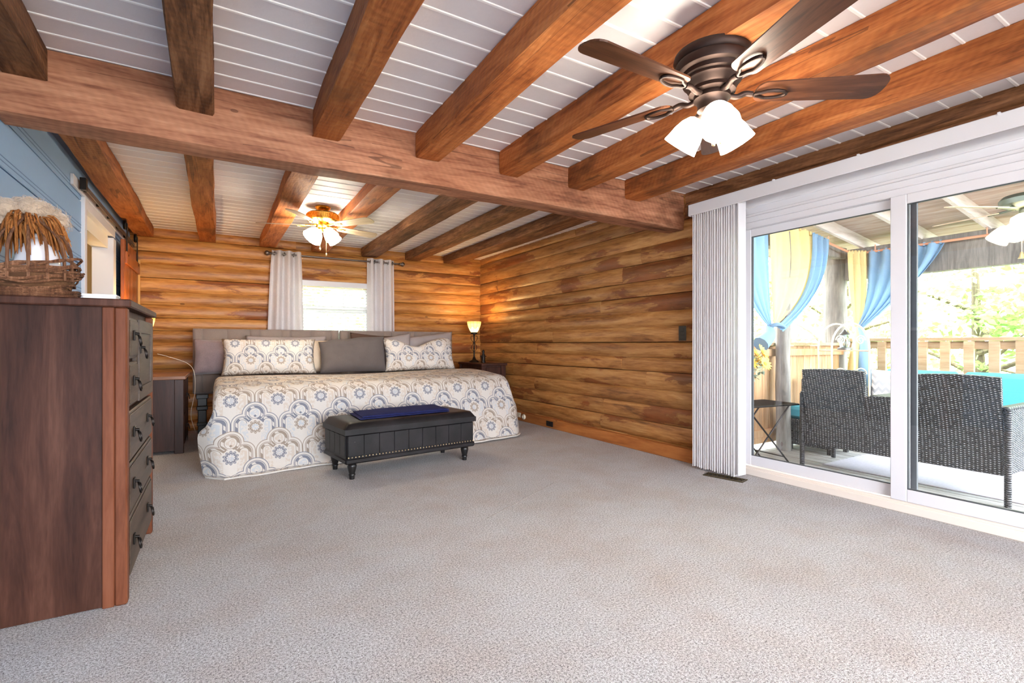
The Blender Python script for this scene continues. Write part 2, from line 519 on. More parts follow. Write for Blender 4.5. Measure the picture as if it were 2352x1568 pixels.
# main cross timber and joists
cross = rough_beam('ceiling_crossbeam', 'X', XL + 0.004, XR - 0.012, 3.065, 3.245, 2.095, ZC - 0.001, BEAMX, 40, 0.007, 3)
tag(cross, 'massive rough-sawn crossbeam carrying the joists across the room', 'beam', None, 'structure')
JX = [(-0.83, -0.668), (-0.177, -0.014), (0.470, 0.630), (1.095, 1.265), (1.715, 1.868), (2.320, 2.478), (2.915, 3.085)]
JB = [(-0.825, -0.640), (-0.195, -0.022), (0.462, 0.650), (1.085, 1.270), (1.745, 1.960), (2.390, 2.590), (3.000, 3.250)]
pos = ['outermost by the blue wall', 'second from the blue wall', 'third from the blue wall', 'fourth from the blue wall', 'fifth from the blue wall, above the bronze fan', 'sixth from the blue wall', 'last one before the patio door wall']
posb = ['outermost above the barn door track', 'second from the blue wall', 'third from the blue wall, beside the brass fan', 'fourth from the blue wall, beyond the brass fan', 'fifth from the blue wall', 'sixth from the blue wall', 'last one before the log corner']
for i, (a, b_) in enumerate(JX):
    j = rough_beam('ceiling_joist', 'Y', YF + 0.02, 3.062, a, b_, 2.262, ZC - 0.001, BEAMD if i < 2 else BEAMY, 30, 0.005, 10 + i)
    tag(j, 'timber joist on the camera side of the crossbeam, ' + pos[i], 'joist', 'joists on the camera side of the crossbeam', 'structure')
for i, (a, b_) in enumerate(JB):
    j = rough_beam('ceiling_joist', 'Y', 3.250, YB - 0.05, a, b_, 2.300, ZC - 0.001, BEAMD if i in (4, 5, 6) else BEAMY, 26, 0.005, 30 + i)
    tag(j, 'timber joist over the bed, ' + posb[i], 'joist', 'joists over the bed', 'structure')
# ------------------------------------------------------------------ log walls
def log_mesh(axis, sgn, face, a0, a1, z0, z1, m, depth=0.14, bulge=0.024, seed=0):
    """half-round log lying along axis; bulges by sgn from plane face"""
    rng = random.Random(seed)
    n = max(4, int((a1 - a0) / 0.22)); K = 9
    ph = rng.uniform(0, 20); hj = rng.uniform(-.003, .003)
    B_ = bulge * rng.uniform(.85, 1.15)
    g = []
    for i in range(n + 1):
        a = lerp(a0, a1, i / n)
        e = .72 if i in (0, n) else 1.0
        w_ = .004 * math.sin(a * 1.9 + ph) + .002 * math.sin(a * 5.1 + ph * 2)
        ring = []
        for k in range(K):
            t = k / (K - 1)
            off = B_ * e * (1 - abs(2 * t - 1) ** 2.3) + w_ * (1 if 0 < k < K - 1 else .2)
            z_ = lerp(z0 + .002, z1 - .002, t) + hj
            ring.append((off, z_))
        ring += [(-depth, z1 - .002), (-depth, z0 + .002)]
        g.append([(a, face + sgn * o_, z_) if axis == 'X' else (face + sgn * o_, a, z_) for o_, z_ in ring])
    mb = MB().surf(g, closed=True)
    q = K + 2
    mb.f.append(list(range(q))); mb.uv.append(None)
    mb.f.append([n * q + k for k in range(q)][::-1]); mb.uv.append(None)
    return mb.mesh('log', m, 50)

def splits(a0, a1, rng, lo=1.1, hi=3.4):
    out = [a0]
    while a1 - out[-1] > hi:
        out.append(out[-1] + rng.uniform(lo, hi))
        if a1 - out[-1] < lo * .6: out.pop(); break
    out.append(a1)
    return list(zip(out[:-1], out[1:]))

# far wall (behind the bed) with a window opening
WX0, WX1, WZ0, WZ1 = 0.86, 1.90, 0.92, 1.915
wall_back = bx(XL - .3, XR + .3, YB + .10, YB + .16, -0.05, WZ0 - .01).box(XL - .3, XR + .3, YB + .10, YB + .16, WZ1 + .01, 2.5).box(XL - .3, WX0 - .01, YB + .10, YB + .16, WZ0 - .01, WZ1 + .01).box(WX1 + .01, XR + .3, YB + .10, YB + .16, WZ0 - .01, WZ1 + .01).build('wall_back', LOGX)
tag(wall_back, 'log wall behind the bed with the small window', None, None, 'structure')
zb = [0.0, .125, .285, .445, .60, .76, .915, 1.075, 1.215, 1.365, 1.515, 1.675, 1.835, 1.995, 2.150, 2.312, 2.45]
rng = random.Random(5)
for k in range(len(zb) - 1):
    z0, z1 = zb[k], zb[k + 1]
    if z1 <= WZ0 + .01 or z0 >= WZ1 - .08: spans = splits(XL - .02, XR + .02, rng)
    else: spans = [(XL - .02, WX0)] + [(WX1, XR + .02)]
    for a, c in spans:
        obj('log', log_mesh('X', -1, YB, a, c, z0, z1, LOGX, seed=rng.random()), wall_back)
# right wall with the patio door opening
DY0, DY1, DZ = 0.30, 2.60, 2.20
wall_right = bx(XR + .10, XR + .16, 2.62, YB + .3, -0.05, 2.5).box(XR + .10, XR + .16, YF - .1, .28, -.05, 2.5).box(XR + .10, XR + .16, .28, 2.62, 2.22, 2.5).build('wall_right', LOGY)
tag(wall_right, 'long log wall with peeling bark beside the bed', None, None, 'structure')
zr = [0.0, .124, .289, .455, .614, .786, .924, 1.073, 1.225, 1.373, 1.531, 1.683, 1.856, 2.021, 2.19, 2.33, 2.45]
for k in range(len(zr) - 1):
    z0, z1 = zr[k], zr[k + 1]
    if z0 >= DZ - .02: spans = [(YF, .2), (.2, 3.06)] + splits(3.06, YB - .01, rng, 1.3, 3.6)
    else: spans = [(YF, DY0)] + splits(DY1, YB - .01, rng, .9, 3.0)
    for a, c in spans:
        obj('log', log_mesh('Y', -1, XR, a, c, z0, z1, BEAMD if z0 > 2.1 and a < 2.9 else LOGY, seed=rng.random()), wall_right)
bb = bx(XR - .075, XR - .02, DY1 + .05, YB - .06, 0.0, 0.118, c=0.006).build('baseboard_right', BASEW)
tag(bb, 'thick honey pine baseboard along the log wall', None, None, 'structure')

# left wall: blue horizontal boards, doorway with white casing
LD0, LD1, LDZ = 4.86, 6.08, 2.08
wall_left = thing('wall_left', 'blue boarded wall behind the dresser', None, (XL, 3, 0), world=True, kind='structure')
bh = 0.235
z = 0.0
while z < 2.33:
    z1 = min(z + bh, 2.345)
    for a, c in ([(YF, YB)] if z >= LDZ - .001 else ([(YF, LD0), (LD1, YB)] if z1 <= LDZ + .001 else None)) or [(YF, LD0), (LD1, YB)]:
        bx(XL - .02, XL, a, c, z + .004, z1 - .004, c=.004).build('wall_board', BLUE, wall_left)
        for q in (.030, .052):
            bx(XL, XL + .0012, a, c, z + q, z + q + .005).build('board_groove', GROOVE, wall_left)
    z = z1
bx(XL - .06, XL - .02, YF, LD0, 0, 2.42).build('wall_backing', GROOVE, wall_left)
bx(XL - .06, XL - .02, LD1, YB, 0, 2.42).build('wall_backing', GROOVE, wall_left)
bx(XL - .06, XL - .02, LD0, LD1, LDZ, 2.42).build('wall_backing', GROOVE, wall_left)
bx(XL - .019, XL - .001, LD0, LD1, LDZ, 2.115).build('wall_board', BLUE, wall_left)
# doorway casing
door2 = thing('door_2', 'white cased doorway behind the dresser leading to a cream room', None, (XL, 5.4, 0), world=True, kind='structure')
bx(XL - .14, XL + .022, LD0 - .075, LD0, 0, LDZ + .07, c=.004).build('casing', WHITE, door2)
bx(XL - .14, XL + .022, LD1 - .115, LD1 + .02, 0, LDZ - .02, c=.004).build('casing', WHITE, door2)
bx(XL - .14, XL + .018, LD0, LD1, LDZ - .005, LDZ + .07, c=.004).build('head_casing', WHITE, door2)
bx(XL - .14, XL - .02, LD0 + .0, LD1 - .115, LDZ - .12, LDZ - .006).build('door_stop', CREAMT, door2)
wh = thing('wall_hall', 'cream wall of the small room beyond the doorway', None, (-2.0, 5.4, 0), world=True, kind='structure')
bx(-2.42, -2.40, 4.2, 7.2, 0, 2.42).build('wall_panel', CREAM, wh)
bx(-2.40, XL - .06, 7.14, 7.16, 0, 2.42).build('wall_panel', CREAM, wh)
bx(-2.40, XL - .06, 4.2, 4.22, 0, 2.42).build('wall_panel', CREAM, wh)
bx(-2.42, XL - .06, 4.2, 7.16, 2.40, 2.42).build('ceiling_panel', CREAM, wh)
ld = bpy.data.lights.new('hall_light', 'POINT'); ld.energy = 7; ld.color = (1, .86, .64); ld.shadow_soft_size = .12
lo = bpy.data.objects.new('hall_light', ld); COL.objects.link(lo); lo.location = (-1.5, 5.3, 2.2)

# wall behind the camera; its wide window is added to let in fill light
wf = thing('wall_front', 'log wall behind the viewer with a wide opening added to let in light', None, (1, YF, 0), world=True, kind='structure')
bx(XL - .1, -.35, YF - .12, YF, 0, 2.45).build('wall_panel', LOGX, wf)
bx(2.75, XR + .15, YF - .12, YF, 0, 2.45).build('wall_panel', LOGX, wf)
bx(-.35, 2.75, YF - .12, YF, 0, .28).build('wall_panel', LOGX, wf)
bx(-.35, 2.75, YF - .12, YF, 2.22, 2.45).build('wall_panel', LOGX, wf)

# ------------------------------------------------------------------ small window over the bed
w1 = thing('window_1', 'white framed window behind the headboards', None, ((WX0 + WX1) / 2, YB, WZ0), world=True, kind='structure')
bx(WX0 - .06, WX1 + .06, YB - .055, YB - .03, WZ1 - .075, WZ1 + .0, c=.004).build('head_casing', WHITE, w1)
for a, c in ((WX0 - .06, WX0 + .03), (WX1 - .03, WX1 + .06)):
    bx(a, c, YB - .052, YB - .03, WZ0 - .05, WZ1 - .075, c=.004).build('casing', WHITE, w1)
bx(WX0 - .08, WX1 + .08, YB - .075, YB + .02, WZ0 - .05, WZ0, c=.004).build('window_sill', WHITE, w1)
for a, c in ((WX0, WX0 + .02), (WX1 - .02, WX1)): bx(a, c, YB - .03, YB + .12, WZ0, WZ1).build('jamb', WHITE, w1)
bx(WX0, WX1, YB - .03, YB + .12, WZ1 - .02, WZ1).build('jamb', WHITE, w1)
for n_, (z0, z1, yy) in {'upper_sash': (1.50, WZ1 - .02, YB + .075), 'lower_sash': (WZ0, 1.56, YB + .045)}.items():
    sh = MB()
    sh.box(WX0 + .02, WX0 + .065, yy, yy + .03, z0, z1); sh.box(WX1 - .065, WX1 - .02, yy, yy + .03, z0, z1)
    sh.box(WX0 + .065, WX1 - .065, yy, yy + .03, z1 - .05, z1); sh.box(WX0 + .065, WX1 - .065, yy, yy + .03, z0, z0 + .05)
    so = sh.build('sash', WHITE, w1)
    bx(WX0 + .06, WX1 - .06, yy + .012, yy + .016, z0 + .045, z1 - .045).build('pane', GLASS, so)
    for k in (1, 2):
        xm = lerp(WX0 + .065, WX1 - .065, k / 3)
        bx(xm - .008, xm + .008, yy + .004, yy + .026, z0 + .05, z1 - .05).build('muntin', WHITE, so)

# ------------------------------------------------------------------ patio door
d1 = thing('door_1', 'white sliding patio door with two large glass panels', None, (XR, 1.45, 0), world=True, kind='structure')
DX = XR          # room face of the frame
fr = MB()
fr.box(DX + .0, DX + .14, DY1 - .07, DY1, 0.0, DZ - .02); fr.box(DX, DX + .14, DY0, DY0 + .07, 0, DZ - .02)
fr.build('jamb', WHITE, d1)
hd = MB()
for (x0, z0, z1) in ((DX - .030, 2.135, 2.20), (DX - .012, 2.085, 2.140), (DX - .018, 2.070, 2.087), (DX + .006, 2.030, 2.072), (DX + .022, 1.985, 2.032)):
    hd.box(x0, DX + .14, DY0, DY1, z0, z1, c=.004)
hd.build('head_frame', WHITE, d1, 30)
bx(DX + .01, DX + .16, DY0, DY1, 0.0, 0.055, c=.006).build('sill', SILLM, d1)
bx(DX + .03, DX + .042, DY0 + .07, DY1 - .07, 0.055, 0.07).build('sill_track', SILLM, d1)
def door_panel(y0, y1, x0, x1, st0, st1):
    p = MB()
    zb_, zt = 0.072, 1.985
    p.box(x0, x1, y0, y0 + st0, zb_, zt, c=.004); p.box(x0, x1, y1 - st1, y1, zb_, zt, c=.004)
    p.box(x0, x1, y0 + st0, y1 - st1, zb_, 0.150, c=.004); p.box(x0, x1, y0 + st0, y1 - st1, 1.925, zt, c=.004)
    o = p.build('door_panel', WHITE, d1, 30)
    xm = (x0 + x1) / 2
    gk = MB()
    for q in ((y0 + st0, y0 + st0 + .006), (y1 - st1 - .006, y1 - st1)): gk.box(xm - .012, xm + .012, q[0], q[1], .15, 1.925)
    gk.box(xm - .012, xm + .012, y0 + st0, y1 - st1, .15, .154); gk.box(xm - .012, xm + .012, y0 + st0, y1 - st1, 1.921, 1.925)
    gk.build('gasket', GASKET, o)
    bx(xm - .004, xm + .004, y0 + st0 + .002, y1 - st1 - .002, .152, 1.923).build('pane', GLASS, o)
    return o
door_panel(1.40, 2.53, DX + .065, DX + .10, .06, .065)          # fixed panel, outer track
door_panel(0.37, 1.478, DX + .018, DX + .055, .06, .088)        # sliding panel, inner track
bx(DX + .112, DX + .132, 1.373, 1.416, .072, 1.985).build('screen_stile', GASKET, d1)

# slim dark trim and outlets on the log wall
def cover_plate(name, label, x, y, z, hh, ww, m, cat='outlet'):
    t = thing(name, label, cat, (x, y, z), world=True)
    bx(x - .006, x, y - ww / 2, y + ww / 2, z - hh / 2, z + hh / 2, c=.002).build('plate', m, t)
    for dz in (-hh * .22, hh * .22):
        bx(x - .010, x - .005, y - ww * .22, y + ww * .22, z + dz - hh * .12, z + dz + hh * .12, c=.002).build('socket', BLACKM if m is BLACKM else CREAMP, t)
    return t
cover_plate('wall_switch', 'black switch plate on the log wall next to the blinds', XR - .045, 3.06, 1.152, .135, .082, BLACKM, 'switch')
cover_plate('wall_outlet', 'small black outlet set in the pine baseboard', XR - .0755, 5.10, .055, .066, .14, BLACKM)
cover_plate('wall_outlet', 'ivory outlet in the baseboard at the bed corner', XR - .0755, 5.84, .078, .066, .11, CREAMP)
nl = thing('night_light', 'round ivory plug-in disc on the baseboard by the bed corner', 'night light', (XR - .08, 5.74, .07), world=True)
MB().lathe([(.0, 0), (.034, .0), (.036, .01), (.03, .022), (0, .024)], 20, dirmat((XR - .076, 5.70, .068), (-1, 0, 0))).build('disc', CREAMP, nl, 40)
bx(XR - .112, XR - .098, 5.69, 5.71, .06, .076, c=.003).build('button', CREAMP, nl)
# ------------------------------------------------------------------ quilt print
def quilt_material(name, cell=0.36, tint=1.0):
    """arched trellis print in UV metres: rows of trefoil arches with chain bands and flower medallions"""
    b = B(name)
    uvn = b.node('ShaderNodeUVMap'); uvn.uv_map = 'UVMap'
    u, v, _ = b.sep(uvn.outputs[0])
    u = u / cell; v = v / cell
    P = 1.30                                   # spacing of rows of the same parity
    def row(shift_u, shift_v):
        x = (u + shift_u + 0.5).frac() - 0.5   # offset from the arch axis
        ax = x.abs()
        q = (v + shift_v) / P
        k = b.math('CEIL', q)
        y = (q - k) * P                        # depth below the apex, -P..0
        def circ(cx, cy, r): return r - ((ax - cx) * (ax - cx) + (y - cy) * (y - cy)).sqrt()
        d = circ(0.0, -0.27, 0.27).max(circ(0.265, -0.50, 0.235))
        body = y.lt(-0.50) * (0.5 - ax)
        core = y.lt(-0.42) * (0.24 - ax)
        return x, y, d.max(body).max(core)
    xa, ya, da = row(0.0, 0.0)
    xb, yb, db = row(0.5, P / 2)
    ina, inb = da.gt(0.0), db.gt(0.0)
    a_low = ya.gt(yb)                          # even row has the lower apex: it lies in front
    pick = a_low * ina + (1.0 - a_low) * (1.0 - inb)
    def sel(p, q): return pick * p + (1.0 - pick) * q
    x, y, d = sel(xa, xb), sel(ya, yb), sel(da, db)
    apex = v - y
    s = d
    ax = x.abs()
    cream, grey, taupe, pale = srgb(232, 226, 218), srgb(138, 140, 152), srgb(172, 156, 142), srgb(206, 208, 212)
    band = b.mix(pick, taupe, grey)
    soft = b.mix(pick, srgb(222, 206, 190), srgb(208, 214, 220))
    def between(t, a, c): return t.gt(a) * t.lt(c)
    col = b.mix(0.0, cream, cream)
    col = b.mix(between(d, 0.0, 0.016), col, band)
    col = b.mix(between(d, 0.060, 0.074), col, band)
    ch = between(d, 0.085, 0.150)
    ang = (x * 26.0 + y * 30.0 * x.abs().lt(0.26) * 0.0 + (y * 26.0)).sin()
    dots = ang.gt(0.25) * between(d, 0.098, 0.138)
    col = b.mix(ch, col, band)
    col = b.mix(dots, col, cream)
    # scalloped filigree inside
    fil = ((x * 40.0).sin() * 0.02 + d)
    col = b.mix(between(fil, 0.185, 0.215) * 0.8, col, soft)
    nz = b.noise(b.vmul(uvn.outputs[0], (1 / cell, 1 / cell, 1)), 16, 3, 0.6)
    col = b.mix(between(fil, 0.215, 0.36) * nz.gt(0.5) * 0.75, col, soft)
    # flower medallion
    fy = v - (apex - 0.60)
    r = (x * x + fy * fy).sqrt()
    an = b.math('ARCTAN2', x, fy)
    pet = (an * 5.0).cos().abs() * 0.045 + 0.115
    fcol = b.mix(pick, grey, taupe)
    col = b.mix(r.lt(0.185), col, cream)
    col = b.mix(r.lt(pet) * r.gt(pet * 0.86), col, fcol)
    col = b.mix(r.lt(pet * 0.80) * r.gt(pet * 0.55), col, fcol)
    col = b.mix(r.lt(0.07) * nz.gt(0.45), col, b.mix(pick, pale, soft))
    # small diamond bud
    by = v - (apex - 0.335)
    bud = ((x.abs() * 1.0) + by.abs()).lt(0.034)
    col = b.mix(bud, col, band)
    wv = b.noise(b.tc(), 420, 2)
    col = b.scale(col, (wv - 0.5) * 0.18 + tint)
    qs = b.noise(b.vmul(uvn.outputs[0], (1, 1, 1)), 38, 2)
    b.bump(qs * 0.6 + wv * 0.3, 0.35, 0.006)
    return b.done(col, 0.9, 0, 0.15)
QUILT = quilt_material('quilt_print', 0.36, 0.80)
SHAM = quilt_material('sham_print', 0.30, 0.86)

# ------------------------------------------------------------------ beds
HBF = fabric('headboard_velvet', (134, 120, 112), 500, 0.2, 0.2, 0.85, 0.35)
SHEET = fabric('white_mattress_ticking', (214, 208, 204), 500)
BLACKW = plain('black_painted_wood', (24, 22, 22), 0.35)
HBY = 6.68
edges = [[-0.245, -0.146, 0.095, 0.331, 0.437, 0.677, 0.785, 1.02, 1.26, 1.362], [1.372, 1.49, 1.722, 1.945, 2.06, 2.288, 2.396, 2.63, 2.825, 2.965]]
sides = ['nearer the blue wall', 'nearer the log corner']
for k in (0, 1):
    E_ = edges[k]
    bed = thing('bed', 'bed with grey channelled headboard, ' + sides[k], 'bed', ((E_[0] + E_[-1]) / 2, 5.6, 0), world=True, group='two beds pushed together')
    hb = bx(E_[0], E_[-1], HBY + .03, HBY + .10, .48, 1.232, c=.015).build('headboard', HBF, bed, 40)
    for a, c in zip(E_[:-1], E_[1:]):
        n = 8; g = []
        for i in range(n + 1):
            t = i / n; x = lerp(a + .002, c - .002, t)
            o_ = .028 * (1 - abs(2 * t - 1) ** 4)
            g.append([(x, HBY + .035, .50), (x, HBY + .03 - o_, .505), (x, HBY + .03 - o_, .9), (x, HBY + .03 - o_, 1.21), (x, HBY + .034 - o_ * .6, 1.226), (x, HBY + .05, 1.233)])
        MB().surf(g).build('channel', HBF, hb, 50)
    bx(max(E_[0] + .08, .07), E_[-1] - .05, (4.93, 5.10)[k], HBY, .14, .36, c=.02).build('box_spring', SHEET, bed, 40)
    bx(max(E_[0] + .08, .07), E_[-1] - .05, (4.93, 5.10)[k], HBY, .365, .655, c=.05).build('mattress', SHEET, bed, 40)
    for x_ in ((E_[0] + .05, E_[0] + .135), (E_[-1] - .135, E_[-1] - .05)):
        lg = MB()
        for (g0, z0, z1) in ((0, 0, .30), (.008, .12, .16), (.012, .30, .345), (.004, .345, .47), (.018, .43, .48)):
            lg.box(x_[0] - g0, x_[1] + g0, HBY + .0 - g0, HBY + .075 + g0, z0, z1, c=.006)
        lg.build('leg', BLACKW, bed)
    for x_ in (E_[0] + .2, E_[-1] - .2):
        MB().lathe([(.03, 0), (.035, .14)], 12, Matrix.Translation((x_, 5.2, 0))).build('leg', BLACKW, bed)

# quilt over both beds
BX0, BX1, BYF0, ZT = 0.03, 2.90, 4.68, 0.685
def foot_y(x): return BYF0 + .115 * max(0., x)
def quilt():
    OL, OR = .17, .18
    FD = .80
    na, nb = 70, 60
    rng = random.Random(4)
    a_s = [lerp(-OL, (BX1 - BX0) + OR, i / na) for i in range(na + 1)]
    L = 1.72
    b_s = [-L + (L + FD) * j / nb for j in range(nb + 1)]
    W = BX1 - BX0
    g = []; uvg = []
    for a in a_s:
        row = []; ur = []
        o = max(0., -a); o2 = max(0., a - W)
        ac = min(max(a, 0), W)
        BYF = foot_y(ac)
        for b_ in b_s:
            if b_ < 0: b_ = b_ * (6.40 - BYF) / L
            f = max(0., b_)
            # foot profile: rounded shoulder then flaring drop
            rad = .16
            if b_ < -rad: yy, dz = BYF - b_, 0.
            else:
                t = (b_ + rad)
                if t < rad * 1.57:
                    th = t / rad; yy = BYF + rad * (1 - math.sin(th)); dz = rad * (1 - math.cos(th))
                else:
                    e = t - rad * 1.57
                    yy, dz = BYF - e * .36, rad + e * .93
            crown = .035 * math.sin(math.pi * min(1, max(0, (-b_ - .1) / 1.5))) + .012 * math.sin(a * 2.6 + 1) * smooth01(-b_)
            # sag towards the right foot corner
            z = ZT + crown - dz
            x = BX0 + ac
            y = yy
            wv_ = .012 * math.sin(a * 9 + 1.5 * math.sin(b_ * 5)) * smooth01(f / .5) + .008 * math.sin(a * 21 + 2) * smooth01(f / .6)
            y -= wv_
            k = smooth01((f - .05) / .3)
            for q, sg in ((o, -1), (o2, 1)):
                if q > 0:
                    th = min(q, .12) / .12
                    sx = .06 * math.sin(th * 1.57) + max(0, q - .12) * .12
                    sz = -.06 * (1 - math.cos(th * 1.57)) - max(0, q - .12) * .98
                    wx = q * .72 + .02; wy = q * .80
                    x += sg * lerp(sx, wx * smooth01(q / .05), k); z += lerp(sz, -.0, k); y += lerp(0, wy, k)
                    if k > 0: x += sg * .03 * math.sin(f * 5.5)
            # hem meets the carpet at the left, hangs free at the right
            floor_z = lerp(.012, .03, ac / W)
            z = max(z, floor_z + max(0, .0))
            z += .004 * mnoise.noise(Vector((a * 3, b_ * 3, 0)))
            row.append((x, y, z)); ur.append((a + .12, -b_ + .05))
        g.append(row); uvg.append(ur)
    return MB().surf(g, uvg, thick=.012)
qo = quilt().build('quilt', QUILT, None, 60)
tag(qo, 'cream quilt with grey and taupe medallion arches covering both beds', 'quilt')

# pillows
def pillow(name, label, w, h, t, loc, tilt, rz, m, uvs=1.0, sag=None, seed=0, group='pillows on the bed', pinch=.06):
    """standing pillow: local x across, z up; leans back by tilt"""
    rng = random.Random(seed); n = 26
    o3 = rng.uniform(0, 9)
    mb = MB()
    for side in (1, -1):
        g = []; uvg = []
        for i in range(n + 1):
            row = []; ur = []
            for j in range(n + 1):
                a = -1 + 2 * i / n; c = -1 + 2 * j / n
                th = ((1 - a ** 4) * (1 - c ** 4)) ** .5
                edge = max(abs(a), abs(c))
                px = w / 2 * a * (1 - pinch * (1 - c * c) * abs(a) ** 3)
                pz = h / 2 * c * (1 - pinch * (1 - a * a) * abs(c) ** 3)
                wr = .020 * mnoise.noise(Vector((px * 5 + o3, pz * 5, o3))) + .010 * mnoise.noise(Vector((px * 14 + o3, pz * 16, 1)))
                py = side * (t / 2 * th + (wr if edge < .98 else 0) * side * th)
                if sag: pz += sag(a, c) * h
                row.append((px, py, pz)); ur.append((px * uvs + side * .0 + .5, pz * uvs + 3))
            g.append(row); uvg.append(ur)
        mb.surf(g, uvg)
    bmx = Matrix.Translation(loc) @ Matrix.Rotation(rz, 4, 'Z') @ Matrix.Rotation(tilt, 4, 'X') @ Matrix.Translation((0, 0, h / 2))
    me = mb.mesh(name, m, 60)
    bm = bmesh.new(); bm.from_mesh(me); bmesh.ops.remove_doubles(bm, verts=bm.verts, dist=1e-4)
    bmesh.ops.recalc_face_normals(bm, faces=bm.faces); bm.to_mesh(me); bm.free()
    o = obj(name, me)
    o.matrix_world = bmx
    return tag(o, label, 'pillow', group)
MAUVE = fabric('mauve_velvet', (132, 116, 118), 300, 0.25, 0.3, 0.8, 0.4, 0.3)
CHAR = fabric('charcoal_linen', (98, 90, 88), 500, 0.2, 0.4, 0.9, 0.1, 0.15)
GREYP = fabric('grey_sateen', (158, 148, 146), 400, 0.15, 0.2, 0.7, 0.1, 0.15)
BEIGEP = fabric('beige_cotton', (214, 196, 174), 400)
BROWNP = fabric('brown_velvet', (92, 72, 62), 400)
pillow('pillow', 'patterned sham on the side of the bed nearer the blue wall', .96, .41, .20, (.51, 6.12, .715), R(-14), R(-1), SHAM, 1, seed=2)
pillow('pillow', 'dark charcoal sham in the middle of the bed', .80, .42, .22, (1.42, 6.10, .715), R(-14), R(3), CHAR, seed=3,
       sag=lambda a, c: (-.10 * smooth01((-a - .45) / .5) + .07 * smooth01((a + .3) / .6)) * (c + 1) / 2)
pillow('pillow', 'slouching patterned sham nearer the log corner', .98, .41, .20, (2.28, 6.12, .715), R(-16), R(3), SHAM, 1, seed=5,
       sag=lambda a, c: ((c + 1) / 2) * (.04 - .24 * math.exp(-((a + .15) / .38) ** 2) - .06 * smooth01((a - .4) / .5) + .10 * math.exp(-((a - .75) / .2) ** 2)))
pillow('pillow', 'mauve velvet pillow leaning at the headboard end by the blue wall', .52, .40, .16, (.02, 6.42, .715), R(-10), R(-8), MAUVE, seed=7)
pillow('pillow', 'grey pillow lying behind the patterned sham by the blue wall', .90, .44, .14, (.72, 6.46, .715), R(-6), 0, GREYP, seed=8)
pillow('pillow', 'beige pillow peeking out beside the charcoal sham', .50, .40, .14, (1.08, 6.30, .715), R(-12), R(4), BEIGEP, seed=9)
pillow('pillow', 'brown velvet pillow with one corner above the charcoal sham', .62, .47, .12, (1.78, 6.54, .715), R(-3), R(0), BROWNP, seed=10, sag=lambda a, c: .05 * -a * (c + 1) / 2)
pillow('pillow', 'grey pillow with raised corner between the shams', .60, .45, .12, (1.93, 6.33, .715), R(-9), R(2), GREYP, seed=11, sag=lambda a, c: .10 * a * (c + 1) / 2)
pillow('pillow', 'grey pillow leaning behind the slouching sham', .92, .47, .15, (2.42, 6.44, .715), R(-6), R(2), GREYP, seed=12, sag=lambda a, c: .11 * a * (c + 1) / 2)
# ------------------------------------------------------------------ dresser
def ring_pull(parent, x, y, z, m, s=1.0):
    """square backplate with a hanging ring, on a face whose normal is +X"""
    h = thing_part = bx(x, x + .006, y - .018 * s, y + .018 * s, z - .022 * s, z + .022 * s, c=.002).build('handle', m, parent)
    r = [(x + .016 + .010 * math.sin(t * .5), y + .020 * s * math.sin(t), z - .012 * s - .022 * s * (1 - math.cos(t)) + .012 * s) for t in [2 * math.pi * k / 16 for k in range(17)]]
    MB().tube(r, .0042 * s, 6).tube([(x, y, z + .008 * s), (x + .02, y, z + .006 * s)], .006 * s, 8).build('ring', m, h, 60)
    return h
dx0, dx1, dy0, dy1, dh = -0.862, -0.322, 2.515, 3.440, 1.200
dr = thing('dresser', 'tall reddish brown chest of drawers at the blue wall', 'dresser', (-.58, 2.98, 0), world=True)
bx(dx0, dx1 - .02, dy0 + .012, dy1 - .012, .004, dh).build('body', DRESS, dr)
bx(dx0, dx0 + .045, dy0 + .002, dy1 - .002, 0, dh, c=.004).build('rear_post', DRESS, dr)
for yy in ((dy0, dy0 + .055), (dy1 - .055, dy1)):
    bx(dx1 - .072, dx1 - .034, yy[0], yy[1], 0, dh, c=.003).build('corner_post', DRESP, dr)
    bx(dx1 - .034, dx1 + .008, yy[0] - .001, yy[1] + .001, 0, dh, c=.006).build('corner_post', DRESP, dr)
bx(dx0 - .002, dx1 + .022, dy0 - .018, dy1 + .018, dh, dh + .032, c=.005).build('dresser_top', DRESS, dr)
for (y0, y1, z0, z1, ty, hs) in ((2.578, 3.378, .075, .322, 'drawer', (2.68, 3.16)), (2.578, 3.378, .334, .545, 'drawer', (2.68, 3.16)), (2.578, 3.378, .557, .768, 'drawer', (2.68, 3.16)),
                                 (2.578, 2.835, .790, .975, 'drawer', (2.68,)), (2.578, 2.835, .990, 1.165, 'drawer', (2.68,)), (2.850, 3.378, .790, 1.165, 'door', (2.885,))):
    d_ = bx(dx1 - .02, dx1 + .004, y0, y1, z0, z1, c=.004).build(ty, DRESF, dr)
    if ty == 'door':
        fr_ = MB()
        fr_.box(dx1 + .004, dx1 + .011, y0, y0 + .06, z0, z1); fr_.box(dx1 + .004, dx1 + .011, y1 - .06, y1, z0, z1)
        fr_.box(dx1 + .004, dx1 + .011, y0 + .06, y1 - .06, z1 - .06, z1); fr_.box(dx1 + .004, dx1 + .011, y0 + .06, y1 - .06, z0, z0 + .06)
        fr_.build('door_frame', DRESF, d_)
    else:
        bx(dx1 + .004, dx1 + .009, y0 + .012, y1 - .012, z0 + .012, z1 - .012, c=.003).build('drawer_front', DRESF, d_)
    for hy in hs: ring_pull(d_, dx1 + .010, hy, 1.03 if ty == 'door' else (z0 + z1) / 2 + .012, IRON)

